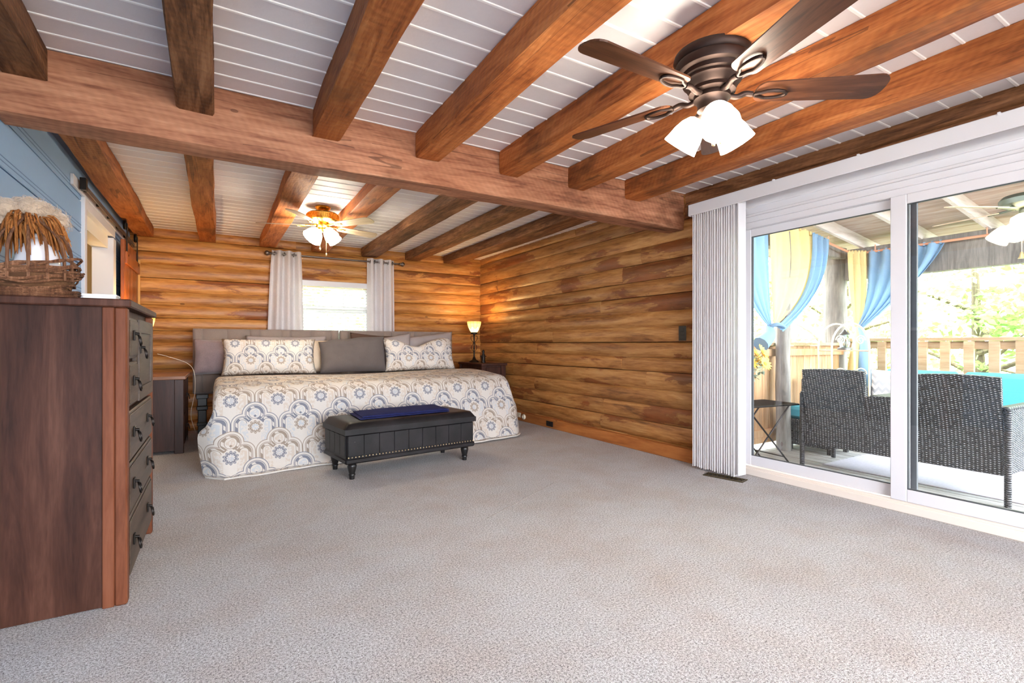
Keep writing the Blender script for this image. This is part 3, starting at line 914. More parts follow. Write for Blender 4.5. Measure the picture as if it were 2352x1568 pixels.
# basket with dried wheat on the dresser
TWIG = wood('vine_twig', [(60, 36, 24), (104, 68, 46), (150, 108, 80)], 'Z', rough=0.8, gs=30, tone=0.2)
WHEAT = wood('dried_wheat', [(104, 56, 22), (150, 90, 40), (188, 132, 76)], 'Z', rough=0.8, gs=40, tone=0.3)
FLUFF = fabric('cotton_fluff', (186, 164, 142), 200, 0.3, 0.8, 1.0, 0.5, 0.2)
CERAM = plain('white_ceramic', (236, 234, 238), 0.2)
BKX, BKY, BKZ = -.665, 2.76, 1.240
bk = thing('twig_basket', 'vine twig basket of dried wheat on the dresser', 'basket', (BKX, BKY, BKZ), world=True)
rng = random.Random(12)
# woven side: many wandering twig hoops
hoops = MB()
for k in range(17):
    z = .012 + .120 * (k / 16) ** .9
    ra = .105 + .055 * math.sin(min(1, z / .10) * 1.4) + rng.uniform(-.006, .006)
    p1, p2 = rng.uniform(0, 6), rng.uniform(0, 6)
    pts = []
    for i in range(41):
        t = 2 * math.pi * i / 40
        rr = ra + .010 * math.sin(3 * t + p1) + .005 * math.sin(7 * t + p2)
        pts.append((BKX + rr * 1.0 * math.cos(t), BKY + rr * .92 * math.sin(t), BKZ + z + .012 * math.sin(2 * t + p2) + .006 * math.sin(5 * t + p1) + z * .16 * math.cos(t - .2)))
    hoops.tube(pts, rng.uniform(.0032, .0062), 5, caps=False)
hoops.build('woven_side', TWIG, bk, 60)
MB().lathe([(.0, .004), (.10, .004), (.135, .05), (.150, .115)], 24, Matrix.Translation((BKX, BKY, BKZ))).build('basket_liner', wood('basket_husk', [(58, 36, 22), (92, 62, 40), (122, 88, 60)], 'X', rough=.9, gs=14), bk, 60)
base = MB()
for k in range(9):
    pts = [(BKX + (.150 + .008 * math.sin(3 * t + k)) * math.cos(t), BKY + (.145 + .006 * math.cos(4 * t + k)) * math.sin(t), BKZ + .006 + .010 * (k % 3) + .004 * math.sin(5 * t + k)) for t in [2 * math.pi * i / 36 for i in range(37)]]
    base.tube(pts, .0055, 5, caps=False)
base.build('base_ring', TWIG, bk, 60)
for k in range(11):                                  # stake twigs rising to the handle
    a = R(-176 + 20 * k + rng.uniform(-5, 5)) if k < 9 else R(40 + 50 * (k - 9))
    p0 = Vector((BKX + .155 * math.cos(a), BKY + .145 * math.sin(a), BKZ + .07))
    p3 = Vector((BKX + .02 * math.cos(a), BKY + .02 * math.sin(a), BKZ + .34))
    md = (p0 + p3) / 2 + Vector((.05 * math.cos(a), .05 * math.sin(a), .02))
    MB().tube(bez([p0, md, p3], 6), [.006] * 7 + [.005] * 6, 6).build('handle_twig', TWIG, bk, 60)
for k in range(150):                                 # wheat stalks arching over
    a = rng.uniform(0, 2 * math.pi)
    qr = rng.uniform(.05, .115)
    tip = Vector((BKX + .02 + qr * math.cos(a), BKY - .02 + qr * math.sin(a), BKZ + rng.uniform(.15, .26)))
    top = Vector((BKX + qr * .7 * math.cos(a), BKY + qr * .7 * math.sin(a), BKZ + rng.uniform(.27, .345)))
    root = Vector((BKX + rng.uniform(-.02, .02), BKY + rng.uniform(-.02, .02), BKZ + .30))
    pts = bez([root, top, tip], 7)
    MB().tube(pts, [.002] * 5 + [.0025, .0038, .0048, .0034, .0050, .0036, .0048, .0034, .0028, .0012][:len(pts) - 5], 6).build('wheat_stalk', WHEAT, bk, 60)
for k, (dx, dy, dz, r_) in enumerate(((-.07, .03, .345, .075), (.005, .03, .365, .068), (-.13, -.01, .29, .075), (.05, .05, .335, .062), (-.03, .06, .37, .06))):
    mb = MB(); g = []
    for i in range(13):
        th = math.pi * i / 12; row = []
        for j in range(20):
            ph = 2 * math.pi * j / 20
            d_ = Vector((math.sin(th) * math.cos(ph), math.sin(th) * math.sin(ph), math.cos(th)))
            rr = r_ * (1 + .22 * mnoise.noise(d_ * 3 + Vector((k, 0, 0))) + .12 * mnoise.noise(d_ * 9))
            row.append((BKX + dx + d_.x * rr, BKY + dy + d_.y * rr, BKZ + dz + d_.z * rr * .72))
        g.append(row)
    mb.surf(g, closed=True).build('cotton_tuft', FLUFF, bk, 80)
    fb = MB()
    for q in range(420):
        d_ = Vector((rng.gauss(0, 1), rng.gauss(0, 1), rng.gauss(0, 1))).normalized()
        p0 = Vector((BKX + dx + d_.x * r_ * .95, BKY + dy + d_.y * r_ * .95, BKZ + dz + d_.z * r_ * .68))
        tn = d_.cross(Vector((rng.gauss(0, 1), rng.gauss(0, 1), rng.gauss(0, 1)))).normalized()
        L_ = rng.uniform(.02, .05)
        fb.tube([p0, p0 + d_ * L_ * .22 + tn * L_ * .5, p0 + d_ * L_ * .25 + tn * L_ + Vector((0, 0, -.010))], [.0011, .0009, .0003], 3, caps=False)
    tag(fb.build('fluff_fibres', FLUFF, bk), kind='stuff')
jug = thing('ceramic_jar', 'rounded white ceramic jar standing inside the twig basket', 'jar', (BKX + .03, BKY - .02, BKZ + .006), world=True)
MB().lathe([(.0, .0), (.045, .0), (.066, .04), (.074, .09), (.072, .14), (.062, .18), (.046, .21), (.024, .232), (.018, .24), (.0, .244)], 24, Matrix.Translation((BKX + .03, BKY - .02, BKZ + .006))).build('jar_body', CERAM, jug, 50)
MB().lathe([(.012, 0), (.016, .006), (.012, .016), (0, .02)], 14, Matrix.Translation((BKX + .03, BKY - .02, BKZ + .248))).build('lid_knob', CERAM, jug, 60)
BKZ = 1.2325
wb = thing('tissue_box', 'small white box at the far corner of the dresser top', 'box', (-.445, 2.85, BKZ), world=True)
bx(-.505, -.39, 2.80, 2.90, BKZ, BKZ + .030, c=.003).build('box_body', plain('white_card', (240, 238, 238), .6), wb)
bx(-.508, -.387, 2.797, 2.903, BKZ + .030, BKZ + .040, c=.003).build('lid', plain('white_card_lid', (244, 242, 242), .6), wb)

# ------------------------------------------------------------------ barn door and track
bt = thing('barn_door_track', 'dark steel barn door rail on a white backing board', 'door track', (XL, 5.8, 2.17), world=True)
bx(XL, XL + .02, 4.46, 7.08, 2.15, 2.225, c=.003).build('backing_board', WHITE, bt)
bx(XL + .045, XL + .053, 4.58, 7.08, 2.165, 2.205, c=.002).build('rail', GREYM, bt)
for yy in (4.75, 5.2, 5.65, 6.1, 6.55): MB().lathe([(.012, 0), (.012, .03)], 10, dirmat((XL + .018, yy, 2.185), (1, 0, 0))).build('spacer', IRON, bt)
bx(XL + .03, XL + .066, 4.57, 4.63, 2.150, 2.235, c=.003).build('end_stop', IRON, bt)
bd = thing('barn_door', 'brown wooden barn door slid open towards the far wall', 'door', (XL + .07, 6.65, 0), world=True)
for k in range(4):
    ya = 6.12 + k * .237
    bx(XL + .052, XL + .086, ya, ya + .234, .015, 2.085, c=.004).build('door_plank', BARND, bd)
for zz in (.25, 1.05, 1.85): bx(XL + .086, XL + .104, 6.125, 7.06, zz, zz + .12, c=.003).build('door_batten', BARND, bd)
bx(XL + .04, XL + .105, 7.068, 7.082, .0, 2.02).build('door_edge_strip', plain('yellow_edge_wood', (206, 150, 70), .5), bd)
for yy in (6.22, 6.95):
    hg = MB().box(XL + .088, XL + .096, yy - .02, yy + .02, 1.88, 2.26, c=.002)
    hs_ = hg.build('hanger_strap', IRON, bd)
    MB().lathe([(.0, -.012), (.045, -.012), (.048, -.004), (.040, 0), (.048, .004), (.045, .012), (0, .012)], 24, dirmat((XL + .075, yy, 2.245), (1, 0, 0))).build('roller_wheel', IRON, hs_, 50)
    MB().lathe([(.0, 0), (.012, 0), (.012, .012), (0, .014)], 8, dirmat((XL + .094, yy, 1.94), (1, 0, 0))).build('bolt', IRON, hs_)

# ------------------------------------------------------------------ nightstands
def nightstand(name, label, x0, x1, y0, y1, h, facing, extra=False):
    t = thing(name, label, 'nightstand', ((x0 + x1) / 2, (y0 + y1) / 2, 0), world=True)
    bx(x0 + .01, x1 - .015, y0 + .012, y1 - .012, .03, h - .035).build('body', NIGHT, t)
    for xx in ((x0, x0 + .06), (x1 - .075, x1)):
        for yy in ((y0, y0 + .05), (y1 - .05, y1)):
            bx(xx[0], xx[1], yy[0], yy[1], 0, h - .035, c=.004).build('corner_post', NIGHT, t)
    bx(x0 - .01, x1 + .018, y0 - .016, y1 + .016, h - .035, h, c=.005).build('nightstand_top', NIGHTT if facing == 'X' else NIGHT, t)
    for z0, z1 in ((.08, .36), (.375, h - .06)):
        if facing == 'X':
            d_ = bx(x1 - .018, x1 + .004, y0 + .06, y1 - .06, z0, z1, c=.004).build('drawer', NIGHT, t)
            ring_pull(d_, x1 + .005, (y0 + y1) / 2, (z0 + z1) / 2, IRON)
        else:
            d_ = bx(x0 + .07, x1 - .085, y0 - .004, y0 + .015, z0, z1, c=.004).build('drawer', NIGHT, t)
            MB().lathe([(.006, 0), (.006, .015), (.016, .022), (.012, .03), (0, .031)], 12, dirmat(((x0 + x1) / 2, y0 - .004, (z0 + z1) / 2), (0, -1, 0))).build('knob', IRON, d_, 50)
    return t
nightstand('nightstand', 'dark brown nightstand between the dresser and the bed', -.752, -.282, 5.735, 6.56, .748, 'X')
nightstand('nightstand', 'dark nightstand in the log corner holding the lit lamp', 3.175, 3.565, 6.17, 6.92, .785, 'Y')

# table lamps with tulip shades
def stained_glass(name, st):
    b = B(name)
    co = b.tc()
    x, y, z = b.sep(co)
    an = b.math('ARCTAN2', y, x)
    rib = (an * 6.0).sin().abs().gt(0.13)
    zz = (z * 30.0 + (an * 6).sin() * 0.5).sin()
    col = b.mix(zz.gt(0.2), (1.0, 0.62, 0.16), (1.0, 0.80, 0.34))
    col = b.mix(z.gt(0.585), col, (1.0, 0.42, 0.08))
    col = b.mix(rib, (0.25, 0.10, 0.02), col)
    b.link(col, b.p.inputs['Emission Color'])
    b.p.inputs['Emission Strength'].default_value = st
    return b.done(col, 0.3)
SGLASS = stained_glass('amber_stained_glass', 1.6)
def table_lamp(label, loc, sc):
    t = thing('table_lamp', label, 'lamp', loc, 0, 'pair of table lamps')
    MB().lathe([(0, 0), (.075, 0), (.078, .008), (.060, .022), (.030, .040), (.018, .075), (.012, .085), (.010, .20), (.015, .21), (.010, .22), (.010, .40), (.018, .41), (.014, .43)], 20).build('stand', IRON, t, 50)
    for s_ in (-1, 1):
        MB().tube(bez([(.012 * s_, 0, .16), (.045 * s_, 0, .22), (.018 * s_, 0, .28), (.012 * s_, 0, .30)], 6), .004, 6).build('scroll', IRON, t, 60)
        MB().tube(bez([(.012 * s_, 0, .30), (.05 * s_, 0, .35), (.045 * s_, 0, .40), (.015 * s_, 0, .39)], 6), .004, 6).build('scroll', IRON, t, 60)
    MB().lathe([(.03, .425), (.05, .43), (.052, .448), (.046, .455)], 20).build('shade_holder', IRON, t, 50)
    MB().lathe([(.044, .450), (.062, .475), (.088, .53), (.102, .58), (.106, .615), (.100, .616), (.096, .58), (.082, .53), (.057, .478)], 24, cap=False).build('lamp_shade', SGLASS, t, 50)
    for ch in t.children: ch.scale = (sc, sc, sc)
    l = bpy.data.lights.new('lamp_bulb', 'POINT'); l.energy = 10; l.color = (1, .70, .30); l.shadow_soft_size = .035
    o = bpy.data.objects.new('lamp_bulb', l); COL.objects.link(o); o.location = (loc[0], loc[1], loc[2] + .60 * sc)
    return t
table_lamp('lit amber tulip lamp in the log corner', (3.30, 6.66, .786), .985)
table_lamp('lit amber tulip lamp half hidden behind the dresser', (-.635, 6.10, .749), .92)
fg = thing('figurine', 'small dark figurine beside the corner lamp', 'figurine', (3.33, 6.42, .786))
MB().lathe([(0, 0), (.034, 0), (.036, .012), (.024, .03), (.030, .07), (.026, .11), (.014, .13), (.018, .15), (.019, .17), (.012, .185), (0, .19)], 14).build('body', IRON, fg, 60)
bx(-.045, .045, -.02, .02, .085, .10, c=.005).build('arms', IRON, fg)
cc = MB().tube(bez([(-.50, 5.85, .96), (-.42, 5.95, .93), (-.27, 6.05, .86), (-.21, 6.1, .76), (-.205, 6.12, .55), (-.24, 6.15, .32), (-.20, 6.2, .12)], 8), .0022, 6).build('charging_cable', plain('white_cable', (230, 220, 200), .5), None, 60)
tag(cc, 'thin white charging cable hanging beside the nightstand', 'cable')

# ------------------------------------------------------------------ storage bench and towel
def leather():
    b = B('black_leather'); co = b.tc()
    n = b.noise(co, 160, 3); v_ = b.voro(co, 210); s_ = b.noise(co, 6, 4)
    sc = b.noise(co, 55, 5, .75)
    z = b.sep(co)[2]
    col = b.mix(s_.step(.4, .7), srgb(18, 16, 17), srgb(36, 32, 34))
    col = b.mix(sc.gt(.71) * z.gt(.2) * z.lt(.36), col, srgb(150, 148, 152))
    b.bump(v_ * .6 + n * .4, .25, .003)
    return b.done(col, s_ * .2 + .38, 0, .3)
LEATHER = leather()
STUD = metal('brass_stud', (214, 190, 150), .25)
BL, BD = 1.17, .50
bench = thing('storage_bench', 'black leather storage bench with studs at the foot of the bed', 'bench', (1.392, 4.224, 0), R(7.5))
bx(-BL / 2, BL / 2, -BD / 2, BD / 2, .135, .352, c=.012).build('bench_body', LEATHER, bench, 40)
for k in range(9):                                       # stitched panels of the front
    a = -BL / 2 + .012 + k * (BL - .024) / 9; c = a + (BL - .024) / 9
    bx(a + .0006, c - .0006, -BD / 2 - .005, -BD / 2 + .004, .188, .346, c=.0025).build('front_panel', LEATHER, bench, 40)
for k in range(4):
    a = -BD / 2 + .012 + k * (BD - .024) / 4; c = a + (BD - .024) / 4
    bx(-BL / 2 - .005, -BL / 2 + .004, a + .0006, c - .0006, .188, .346, c=.0025).build('side_panel', LEATHER, bench, 40)
bx(-BL / 2 - .008, BL / 2 + .008, -BD / 2 - .008, BD / 2 + .008, .128, .170, c=.010).build('lower_band', LEATHER, bench, 40)
stud_me = MB().lathe([(.0065, 0), (.0055, .003), (.003, .005), (0, .0055)], 8, dirmat((0, 0, 0), (0, -1, 0))).mesh('stud', STUD, 60)
for k in range(42):
    o = obj('stud', stud_me, bench); o.location = (-BL / 2 + .015 + k * (BL - .03) / 41, -BD / 2 - .007, .180)
# padded lid
def pad(w, d, z0, z1, n=20, e=.06):
    g = []
    for i in range(n + 1):
        row = []
        for j in range(n + 1):
            a, c = -1 + 2 * i / n, -1 + 2 * j / n
            a = math.copysign(abs(a) ** .6, a); c = math.copysign(abs(c) ** .6, c)
            ex = min(1, (1 - abs(a)) * w / 2 / e); ey = min(1, (1 - abs(c)) * d / 2 / e)
            hgt = (1 - (1 - ex) ** 2.4) ** .5 * (1 - (1 - ey) ** 2.4) ** .5
            row.append((a * w / 2, c * d / 2, z0 + (z1 - z0) * (.45 + .55 * hgt)))
        g.append(row)
    mb = MB().surf(g)
    mb.box(-w / 2, w / 2, -d / 2, d / 2, z0, z0 + (z1 - z0) * .45)
    return mb
pad(BL + .03, BD + .03, .354, .448).build('lid', LEATHER, bench, 50)
leg_prof = [(.020, 0), (.022, .03), (.026, .032), (.026, .040), (.022, .044), (.024, .05), (.036, .10), (.034, .115), (.028, .12), (.034, .135)]
for sx in (-1, 1):
    for sy in (-1, 1):
        MB().lathe(leg_prof, 16, Matrix.Translation((sx * (BL / 2 - .065), sy * (BD / 2 - .055), 0))).build('leg', BLACKW, bench, 50)
TOWEL = fabric('navy_terry', (30, 36, 84), 260, 0.3, 0.8, 1.0, 0.0, 0.2)
tw = thing('towel', 'folded navy blue towel on the black bench', 'towel', (1.40, 4.25, .455), R(7.5))
def towel_layer(dx, dy, w, d, z, t, sk):
    n = 16; g = []
    for i in range(n + 1):
        row = []
        for j in range(11):
            a, c = i / n, j / 10
            x = -w / 2 + w * a + sk * c; yv = -d / 2 + d * c
            e = min(1, min(a, 1 - a) * w / .02, min(c, 1 - c) * d / .02)
            row.append((x + dx, yv + dy, z + t * (.35 + .65 * e ** .5) + .003 * mnoise.noise(Vector((x * 9, yv * 9, z * 50)))))
        g.append(row)
    return MB().surf(g, thick=-t * .5)
towel_layer(-.05, 0, .82, .40, .0, .012, .06).build('towel_fold', TOWEL, tw, 60)
towel_layer(-.03, .01, .80, .375, .012, .014, .06).build('towel_fold', TOWEL, tw, 60)

# ------------------------------------------------------------------ curtains, rod and mini blind
LINEN = fabric('white_linen', (242, 238, 239), 260, 0.16, 0.3, 0.9, 0.1, 0.05, trans=0.40)
PEWTER = metal('pewter_rod', (124, 116, 112), .35)
RODZ, RODY = 2.222, 7.045
rod = thing('curtain_rod', 'grey metal curtain rod above the small window', 'curtain rod', (1.44, RODY, RODZ), world=True)
MB().tube([(.60, RODY, RODZ), (2.27, RODY, RODZ)], .011, 12).build('rod', PEWTER, rod, 60)
for s_, x_ in ((-1, .60), (1, 2.27)):
    MB().lathe([(.012, 0), (.018, .006), (.012, .016), (.014, .022), (.030, .042), (.034, .058), (.028, .074), (.012, .086), (0, .088)], 16, dirmat((x_, RODY, RODZ), (s_, 0, 0))).build('finial', PEWTER, rod, 60)
    MB().tube([(x_ - s_ * .02, RODY, RODZ), (x_ - s_ * .02, YB - .01, RODZ)], .007, 8).build('bracket', PEWTER, rod, 60)
def curtain(label, xt0, xt1, xb0, xb1, waves, z0, z1, ph=0.):
    n, m_ = waves * 14, 22; g = []
    for j in range(m_ + 1):
        t = j / m_; z = lerp(z1, z0, t)
        row = []
        for i in range(n + 1):
            a = i / n
            x = lerp(lerp(xt0, xt1, a), lerp(xb0, xb1, a), t ** .7)
            yv = RODY + (.038 + .01 * t) * math.sin(2 * math.pi * waves * a + ph) + .008 * math.sin(9 * a + 4 * t)
            row.append((x, yv, z))
        g.append(row)
    c_ = thing('curtain', label, 'curtain', ((xt0 + xt1) / 2, RODY, z0), world=True, group='linen curtains at the small window')
    MB().surf(g, thick=.003).build('curtain_panel', LINEN, c_, 70)
    for k in range(waves * 2):
        a = (k + .5) / (waves * 2)
        x = lerp(xt0, xt1, a)
        ring = [(x + .004 * math.sin(q), RODY + .024 * math.cos(q), RODZ + .024 * math.sin(q)) for q in [2 * math.pi * i / 16 for i in range(17)]]
        MB().tube(ring, .005, 6).build('grommet', PEWTER, c_, 60)
curtain('white linen curtain covering the window side nearer the blue wall', .60, .945, .53, .985, 3, .62, 2.268)
curtain('white linen curtain covering the window side nearer the corner lamp', 1.82, 2.205, 1.82, 2.215, 3, .62, 2.268, 2.0)
vb = thing('window_blind', 'white slatted blind half open in the small window', 'blind', ((WX0 + WX1) / 2, YB - .01, WZ0), world=True)
SLATM = plain('blind_slat', (242, 242, 240), .4)
bx(WX0 + .025, WX1 - .025, YB - .028, YB + .018, WZ1 - .075, WZ1 - .025, c=.004).build('headrail', SLATM, vb)
z = WZ1 - .10
while z > WZ0 + .06:
    m4 = Matrix.Translation(((WX0 + WX1) / 2, YB - .004, z)) @ Matrix.Rotation(R(-30), 4, 'X')
    MB().box(-(WX1 - WX0) / 2 + .028, (WX1 - WX0) / 2 - .028, -.022, .022, -.0014, .0014, mat=m4).build('slat', SLATM, vb)
    z -= .041
bx(WX0 + .028, WX1 - .028, YB - .026, YB + .018, WZ0 + .03, WZ0 + .045, c=.003).build('bottom_rail', SLATM, vb)
for k in (.12, .38, .62, .88):
    xx = lerp(WX0, WX1, k)
    MB().tube([(xx, YB - .028, WZ1 - .07), (xx, YB - .028, WZ0 + .04)], .0022, 5).build('ladder_cord', SLATM, vb)
MB().tube([(WX0 + .16, YB - .032, WZ1 - .07), (WX0 + .16, YB - .034, 1.32)], .004, 6).build('tilt_wand', SLATM, vb)

# ------------------------------------------------------------------ vertical blind beside the patio door
VANE = fabric('pvc_vane', (238, 234, 236), 60, 0.03, 0.05, 0.5, 0, 0.03)
vbl = thing('vertical_blind', 'white vertical blind stacked open beside the patio door', 'blind', (3.5, 2.6, 0), world=True)
bx(3.445, 3.457, .20, 2.865, 2.142, 2.236, c=.003).build('valance', WHITE, vbl)
bx(3.445, 3.60, 2.853, 2.865, 2.142, 2.236, c=.003).build('valance_return', WHITE, vbl)
bx(3.50, 3.55, .22, 2.85, 2.185, 2.22, c=.003).build('headrail', WHITE, vbl)
for yy in (.9, 1.55, 2.1): bx(3.44, 3.62, yy, yy + .012, 2.226, 2.241).build('valance_clip', WHITE, vbl)
for k in range(19):
    yy = 2.820 - k * .0215
    g = []
    for i in range(7):
        a = i / 6
        g.append([(3.455 + .088 * a, yy + .007 * math.sin(math.pi * a) + .004 * math.sin(k * 2.1), zz) for zz in (.022 + .004 * math.sin(k), 2.19)])
    MB().surf(g, thick=.0016).build('vane', VANE, vbl, 60)
bx(3.452, 3.545, 2.388, 2.398, .035, 2.19, c=.002).build('vane', WHITE, vbl)

# floor register in the carpet
REG = metal('bronze_register', (96, 84, 62), .45)
rg = thing('floor_register', 'bronze floor vent grille in the carpet below the blind', 'floor vent', (3.44, 2.50, 0), R(-76))
fr_ = MB()
fr_.box(-.155, .155, -.055, -.043, 0, .006); fr_.box(-.155, .155, .043, .055, 0, .006); fr_.box(-.155, -.143, -.043, .043, 0, .006); fr_.box(.143, .155, -.043, .043, 0, .006)
fr_.build('frame', REG, rg)
bx(-.143, .143, -.043, .043, .0004, .0016).build('duct_shade', BLACKM, rg)  # black sheet painted in as the dark hollow under the grille
for k in range(9):
    x_ = -.128 + k * .032
    MB().tube([(x_ + .014 * math.sin(t), .040 * (t / math.pi - 1), .004) for t in [2 * math.pi * i / 14 for i in range(15)]], .003, 5).build('scroll_bar', REG, rg)
for q in (-.02, .02): bx(-.143, .143, q - .002, q + .002, .002, .0045).build('cross_bar', REG, rg)

# ------------------------------------------------------------------ ceiling fans
BRONZE = metal('oil_bronze', (66, 54, 50), .46)
BRASS = metal('polished_brass', (222, 176, 84), .18)
SHADE_D = emitter('fan_glass_lit', (1.0, 0.90, 0.74), 26.0)
SHADE_B = emitter('brass_fan_glass_lit', (1.0, 0.90, 0.72), 32.0)
CHAINM = metal('pull_chain', (220, 196, 150), .3)
def blade_mesh(L0, L1, w0, w1, t, m):
    """blade along +X, rounded ends, slightly pitched"""
    pts = []
    n = 10
    for k in range(n + 1):                       # tip
        a = -math.pi / 2 + math.pi * k / n
        pts.append((L1 - .05 + .05 * math.cos(a), w1 / 2 * math.copysign(abs(math.sin(a)) ** .75, math.sin(a))))
    for k in range(n + 1):                       # root
        a = math.pi / 2 + math.pi * k / n
        pts.append((L0 + .04 + .04 * math.cos(a), w0 / 2 * math.copysign(abs(math.sin(a)) ** .75, math.sin(a))))
    return MB().prism(pts, -t / 2, t / 2).xf(Matrix.Rotation(R(-12), 4, 'X'))
def tulip(mb_mat, s, m, parent, name='glass_shade'):
    return MB().lathe([(.020 * s, 0), (.030 * s, .006 * s), (.046 * s, .030 * s), (.056 * s, .060 * s), (.060 * s, .085 * s), (.066 * s, .112 * s), (.062 * s, .112 * s), (.055 * s, .085 * s), (.05 * s, .06 * s), (.04 * s, .03 * s), (.02 * s, .008 * s)], 20, mb_mat, cap=False).build(name, m, parent, 50)
fan = thing('ceiling_fan', 'dark bronze hugger ceiling fan with five walnut blades', 'ceiling fan', (1.80, 1.37, 2.262))
MB().lathe([(.0, .012), (.152, .012), (.156, -.004), (.150, -.020), (.146, -.024), (.150, -.034), (.142, -.060), (.128, -.068)], 40).build('canopy', BRONZE, fan, 40)
MB().lathe([(.126, -.064), (.124, -.086), (.116, -.092), (.118, -.104), (.108, -.112), (.100, -.128), (.092, -.134), (.094, -.150), (.07, -.158)], 40).build('motor_housing', BRONZE, fan, 35)
MB().lathe([(.07, -.150), (.074, -.158), (.074, -.176), (.062, -.186), (.058, -.20), (.060, -.222), (.050, -.236), (.02, -.242)], 32).build('switch_housing', BRONZE, fan, 35)
bm_ = blade_mesh(.175, .69, .115, .140, .007, WALNUT).mesh('blade', WALNUT)
iron = MB()
iron.tube(bez([(.06, 0, -.01), (.10, 0, -.018), (.135, 0, -.006), (.165, 0, -.010)], 6), [.012] * 19, 8)
loop = [(.235 + .065 * math.cos(t), (.030 if math.cos(t) > -.5 else .02) * math.sin(t), -.012) for t in [2 * math.pi * i / 20 for i in range(21)]]
iron.tube(loop, .007, 6)
im_ = iron.mesh('blade_iron', BRONZE, 60)
for k in range(5):
    a = R(36 + 72 * k)
    bl = obj('blade', bm_, fan); bl.location = (0, 0, -.150); bl.rotation_euler = (0, 0, a)
    ir = obj('blade_iron', im_, fan); ir.location = (0, 0, -.150); ir.rotation_euler = (0, 0, a)
for aa in (230, 350, 110):
    a = R(aa)
    d_ = Vector((math.cos(a) * .62, math.sin(a) * .62, -.78))
    p0 = Vector((math.cos(a) * .045, math.sin(a) * .045, -.225))
    MB().lathe([(.018, -.01), (.020, .028)], 14, dirmat(p0, d_)).build('lamp_holder', BRONZE, fan, 50)
    tulip(dirmat(p0 + d_.normalized() * .022, d_), 1.16, SHADE_D, fan)
for (cx_, cy_, l_) in ((-.03, -.03, .13), (.04, -.012, .10)):
    ch = MB().tube([(cx_, cy_, -.235), (cx_, cy_, -.235 - l_)], .0018, 5).build('pull_chain', CHAINM, fan)
    MB().lathe([(0, 0), (.006, .004), (.008, .014), (.004, .024), (0, .025)], 10, Matrix.Translation((cx_, cy_, -.26 - l_))).build('chain_fob', CHAINM, ch, 60)

fan2 = thing('ceiling_fan', 'polished brass ceiling fan with pale blades over the bed', 'ceiling fan', (.90, 5.20, 2.42))
MB().lathe([(.0, 0), (.072, 0), (.074, -.010), (.060, -.030), (.034, -.046), (.030, -.062)], 32).build('canopy', BRASS, fan2, 40)
MB().lathe([(.03, -.06), (.135, -.066), (.150, -.080), (.152, -.138), (.142, -.150), (.11, -.162), (.06, -.168)], 48).build('motor_housing', BRASS, fan2, 35)
vent_me = bx(-.003, .003, .150, .1555, -.132, -.086, c=.001).mesh('vent_rib', BRASS)
for k in range(48):
    o = obj('vent_rib', vent_me, fan2); o.rotation_euler = (0, 0, 2 * math.pi * k / 48)
MB().lathe([(.06, -.165), (.066, -.176), (.062, -.20), (.046, -.214), (.050, -.23), (.030, -.25), (0, -.252)], 32).build('switch_housing', BRASS, fan2, 40)
bm2 = blade_mesh(.16, .61, .105, .130, .006, ASHB).mesh('blade', ASHB)
ir2 = MB().tube(bez([(.06, 0, .008), (.10, 0, .0), (.13, 0, .004), (.20, 0, -.004)], 6), .008, 8)
ir2.tube([(.20 + .04 * math.cos(t), .028 * math.sin(t), -.006) for t in [2 * math.pi * i / 14 for i in range(15)]], .005, 6)
ir2m = ir2.mesh('blade_iron', BRASS, 60)
for k in range(5):
    a = R(18 + 72 * k)
    bl = obj('blade', bm2, fan2); bl.location = (0, 0, -.19); bl.rotation_euler = (0, 0, a)
    ir = obj('blade_iron', ir2m, fan2); ir.location = (0, 0, -.19); ir.rotation_euler = (0, 0, a)
for aa in (205, 295, 25, 115):
    a = R(aa)
    d_ = Vector((math.cos(a) * .72, math.sin(a) * .72, -.70))
    p0 = Vector((math.cos(a) * .04, math.sin(a) * .04, -.215))
    MB().tube([p0, p0 + d_.normalized() * .04], .010, 8).build('lamp_arm', BRASS, fan2, 50)
    tulip(dirmat(p0 + d_.normalized() * .035, d_), 1.05, SHADE_B, fan2)
for (cx_, cy_, l_) in ((-.03, -.02, .17), (.03, -.02, .22)):
    ch = MB().tube([(cx_, cy_, -.24), (cx_, cy_, -.24 - l_)], .0022, 5).build('pull_chain', CHAINM, fan2)
    MB().lathe([(0, 0), (.008, .006), (.010, .02), (.005, .034), (0, .036)], 10, Matrix.Translation((cx_, cy_, -.275 - l_))).build('chain_fob', CHAINM, ch, 60)
# ------------------------------------------------------------------ covered deck
ZD = -0.12
GRASS = plain('grass_ground', (118, 116, 104), .95, nscale=3, namt=.3)
gnd = bx(-30, 40, -30, 45, -2.3, -2.2).build('ground', GRASS)
tag(gnd, 'grassy ground below the deck', None, None, 'structure')
deck = thing('deck_floor', 'weathered board floor of the covered deck', None, (5.4, 1, ZD), world=True, kind='structure')
dm = bx(-.068, .068, -1.6, 3.36, ZD - .035, ZD, c=.004).mesh('deck_board', DECKW)
x_ = 3.90
while x_ < 7.25:
    o = obj('deck_board', dm, deck); o.location = (x_, 0, 0); x_ += .145
    o.matrix_parent_inverse = WORLD_INV[deck.name]
for yy in (-1.2, 0., 1.2, 2.4, 3.2): bx(3.84, 7.25, yy, yy + .05, ZD - .2, ZD - .037).build('floor_joist', DECKW, deck)
RUGM = fabric('pale_outdoor_rug', (178, 176, 184), 120, .2, .3, .95, 0, .1)
rug = bx(5.06, 6.36, .15, 2.60, ZD + .0, ZD + .008, c=.003).build('outdoor_rug', RUGM)
tag(rug, 'pale grey rug on the deck under the wicker seats', 'rug')

